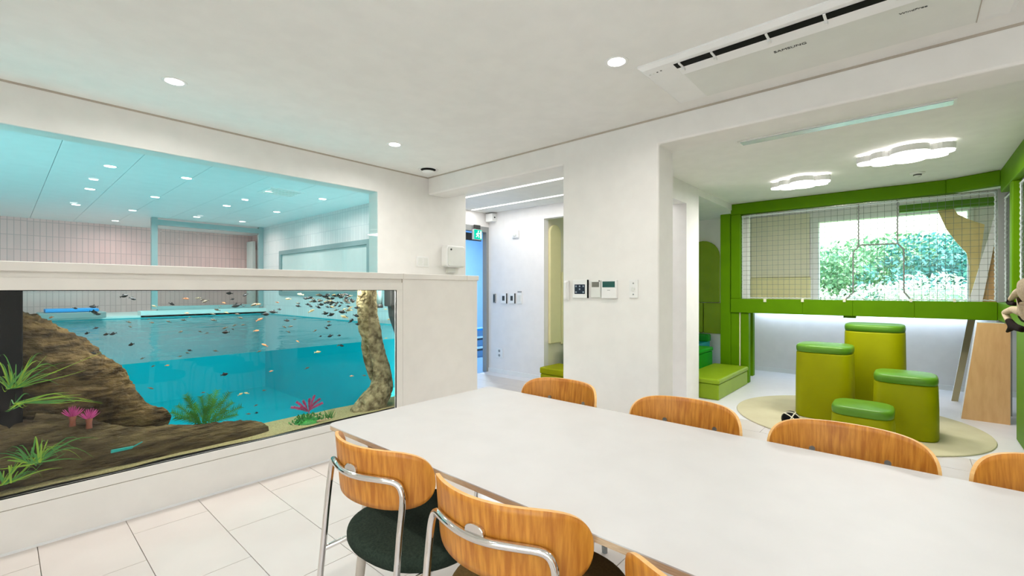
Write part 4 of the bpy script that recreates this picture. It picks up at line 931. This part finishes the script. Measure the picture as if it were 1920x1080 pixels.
# stools
def stool(label, x0, y0, w_, d_, h):
    cx, cy = x0 + d_ / 2, y0 + w_ / 2; t = thing('pouf_stool', label, 'stool', (cx, cy, .012), 0, 'green leatherette pouf stools'); lid = .072
    rings = [[(x * s_, y * s_, z) for x, y in superellipse(d_ / 2, w_ / 2, 3.6, 48)] for s_, z in ((.97, 0), (1.0, .012), (.995, h * .5), (.972, h - lid - .012), (.955, h - lid))]
    obj('body', MB().loft(rings), M_lime, t, smooth=True)
    rings = [[(x * s_, y * s_, z) for x, y in superellipse(d_ / 2, w_ / 2, 3.6, 48)] for s_, z in ((.93, h - lid + .002), (.965, h - lid + .008), (.98, h - lid * .55), (.975, h - .02), (.945, h - .006), (.88, h), (.02, h + .004))]
    obj('lid', MB().loft(rings), M_lid, t, smooth=True)
stool('tall lime pouf stool on the left of the group, second highest', 5.16, .41, .47, .47, .70)
stool('tallest lime pouf stool at the back of the group', 5.72, .04, .50, .50, .885)
stool('medium lime pouf stool on the right of the group', 4.95, -.17, .43, .43, .52)
stool('lowest lime pouf stool at the front of the group', 4.42, .095, .41, .41, .31)
rings = [[(5.40 + .97 * s_ * math.cos(2 * PI * j / 72), .45 + .97 * s_ * math.sin(2 * PI * j / 72), z) for j in range(72)] for s_, z in ((.995, 0), (1, .004), (.996, .010), (.985, .012))]
tag(obj('round_mat', MB().loft([[(x - 5.4, y - .45, z) for x, y, z in r] for r in rings]), M_rug, loc=(5.4, .45, 0)), 'large round cream floor mat under the green stools', 'mat')
# patterned ball
bc = onZ(1483, 792, .06); t = thing('patterned_ball', 'small black ball with cream stripes lying on the round mat', 'ball', (bc.x, bc.y, .012))
mb = MB(); mb.lathe([(.001, 0)] + [(.075 * math.sin(PI * i / 12), .075 - .075 * math.cos(PI * i / 12)) for i in range(1, 12)] + [(.001, .15)], seg=20)
obj('ball_skin', mb, M_black, t, smooth=True)
for k in range(3):
    ax = [Vector((1, 0, .4)), Vector((0, 1, .5)), Vector((.6, -.6, .8))][k].normalized(); q = ax.orthogonal().normalized(); r_ = ax.cross(q)
    pts = [Vector((0, 0, .075)) + (q * math.cos(2 * PI * i / 28) + r_ * math.sin(2 * PI * i / 28)) * .0755 for i in range(29)]
    obj('stripe', MB().tube(pts, .005, 6), M_cream, t, smooth=True)
# plush monkey clinging to the side net
def skin(name, chain, radii, edges, m, parent, sub=2):
    me = bpy.data.meshes.new(name); me.from_pydata(chain, edges, []); me.update()
    o = bpy.data.objects.new(name, me); COL.objects.link(o); o.parent = parent; me.materials.append(m)
    sm = o.modifiers.new('skin', 'SKIN'); sm.use_smooth_shade = True
    for v, r in zip(me.skin_vertices[0].data, radii): v.radius = (r, r)
    me.skin_vertices[0].data[0].use_root = True
    sb_ = o.modifiers.new('sub', 'SUBSURF'); sb_.levels = sub; sb_.render_levels = sub
    return o
mk = onY(1935, 575, -.50); t = thing('plush_monkey', 'cream plush monkey with dark brown hands clinging to the side net', 'plush toy', mk)
def q(u, v, Y=-.50): return onY(u, v, Y) - mk
V = [q(1935, 575), q(1938, 548), q(1936, 525), q(1922, 540), q(1906, 548), q(1895, 562), q(1918, 585), q(1900, 580), q(1884, 586), q(1892, 602), q(1940, 600), q(1950, 545), q(1962, 560)]
R = [.055, .06, .065, .024, .020, .017, .032, .024, .021, .020, .05, .03, .02]
skin('body', V, R, [(0, 1), (1, 2), (1, 3), (3, 4), (4, 5), (0, 6), (6, 7), (7, 8), (8, 9), (0, 10), (1, 11), (11, 12)], M_plushc, t)
skin('hand', [q(1896, 560), q(1892, 568), q(1903, 570)], [.018, .019, .014], [(0, 1), (1, 2)], M_plushd, t)
skin('foot', [q(1891, 601), q(1900, 612), q(1918, 618), q(1888, 622)], [.021, .025, .02, .008], [(0, 1), (1, 2), (1, 3)], M_plushd, t)
skin('tail', [q(1912, 592), q(1918, 600), q(1926, 604)], [.012, .012, .01], [(0, 1), (1, 2)], M_plushd, t)

# ================================================================== OUTSIDE
struct('bounce_ground', MB().add([(-40, -40, -.15), (XN - .2, -40, -.15), (XN - .2, 40, -.15), (-40, 40, -.15)], [(0, 1, 2, 3)]), mat('bounce_paving', (196, 192, 184), .9), 'pale ground added behind the camera to bounce daylight inside')  # unseen ground added to reflect sunlight in through the added windows
struct('ground', MB().add([(8.0, -30, -.6), (60, -30, 2.6), (60, 40, 2.6), (8.0, 40, -.6)], [(0, 1, 2, 3)]), M_earth, 'grassy hillside outside the play room window')
def bush(label, x, y, z, rx, ry, rz, m, n, sz):
    t = thing('hillside_tree', label, 'tree', (x, y, z), 0, 'trees outside the window')
    obj('trunk', MB().tube([(0, 0, -.6), (.05, .05, rz * .5), (0, .1, rz)], [.12, .09, .04], 8), M_trunk, t)
    mb = MB()
    lobes = [(random.uniform(-.6, .6), random.uniform(-.7, .7), random.uniform(-.1, .7), random.uniform(.35, .6)) for _ in range(12)]
    for i in range(n):
        lx, ly, lz, lr = random.choice(lobes); d = Vector((random.gauss(0, 1), random.gauss(0, 1), random.gauss(0, 1))).normalized() * lr * random.uniform(.75, 1.05)
        p = Vector(((lx + d.x) * rx, (ly + d.y) * ry, rz * .8 + (lz + d.z) * rz)); a = Vector((random.uniform(-1, 1), random.uniform(-1, 1), random.uniform(-1, 1))).normalized() * sz
        b = a.cross(Vector((random.uniform(-1, 1), random.uniform(-1, 1), random.uniform(-1, 1)))).normalized() * sz * .5
        mb.add([p - a, p + b, p + a, p - b], [(0, 1, 2, 3)])
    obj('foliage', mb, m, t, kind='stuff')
for a in [('overexposed pale bush low in the window, left', 12.5, 2.3, -.3, 1.3, 1.5, .95, M_leaf3, 9000, .045), ('overexposed pale bush low in the window, middle', 12.0, .5, -.3, 1.2, 1.4, .85, M_leaf3, 9000, .045),
          ('overexposed pale bush low in the window, right', 12.3, -1.1, -.3, 1.3, 1.4, .95, M_leaf3, 9000, .045), ('blue-green tree behind the pale bushes, right', 15.5, -1.2, 0, 1.8, 2.0, 1.35, M_leaf2, 8000, .07),
          ('sunlit green tree behind the pale bushes, middle', 16.5, 1.6, 0, 1.8, 2.2, 1.35, M_leaf1, 8000, .07), ('sunlit green tree behind the pale bushes, left', 16.0, 4.6, 0, 1.8, 2.2, 1.3, M_leaf1, 8000, .07),
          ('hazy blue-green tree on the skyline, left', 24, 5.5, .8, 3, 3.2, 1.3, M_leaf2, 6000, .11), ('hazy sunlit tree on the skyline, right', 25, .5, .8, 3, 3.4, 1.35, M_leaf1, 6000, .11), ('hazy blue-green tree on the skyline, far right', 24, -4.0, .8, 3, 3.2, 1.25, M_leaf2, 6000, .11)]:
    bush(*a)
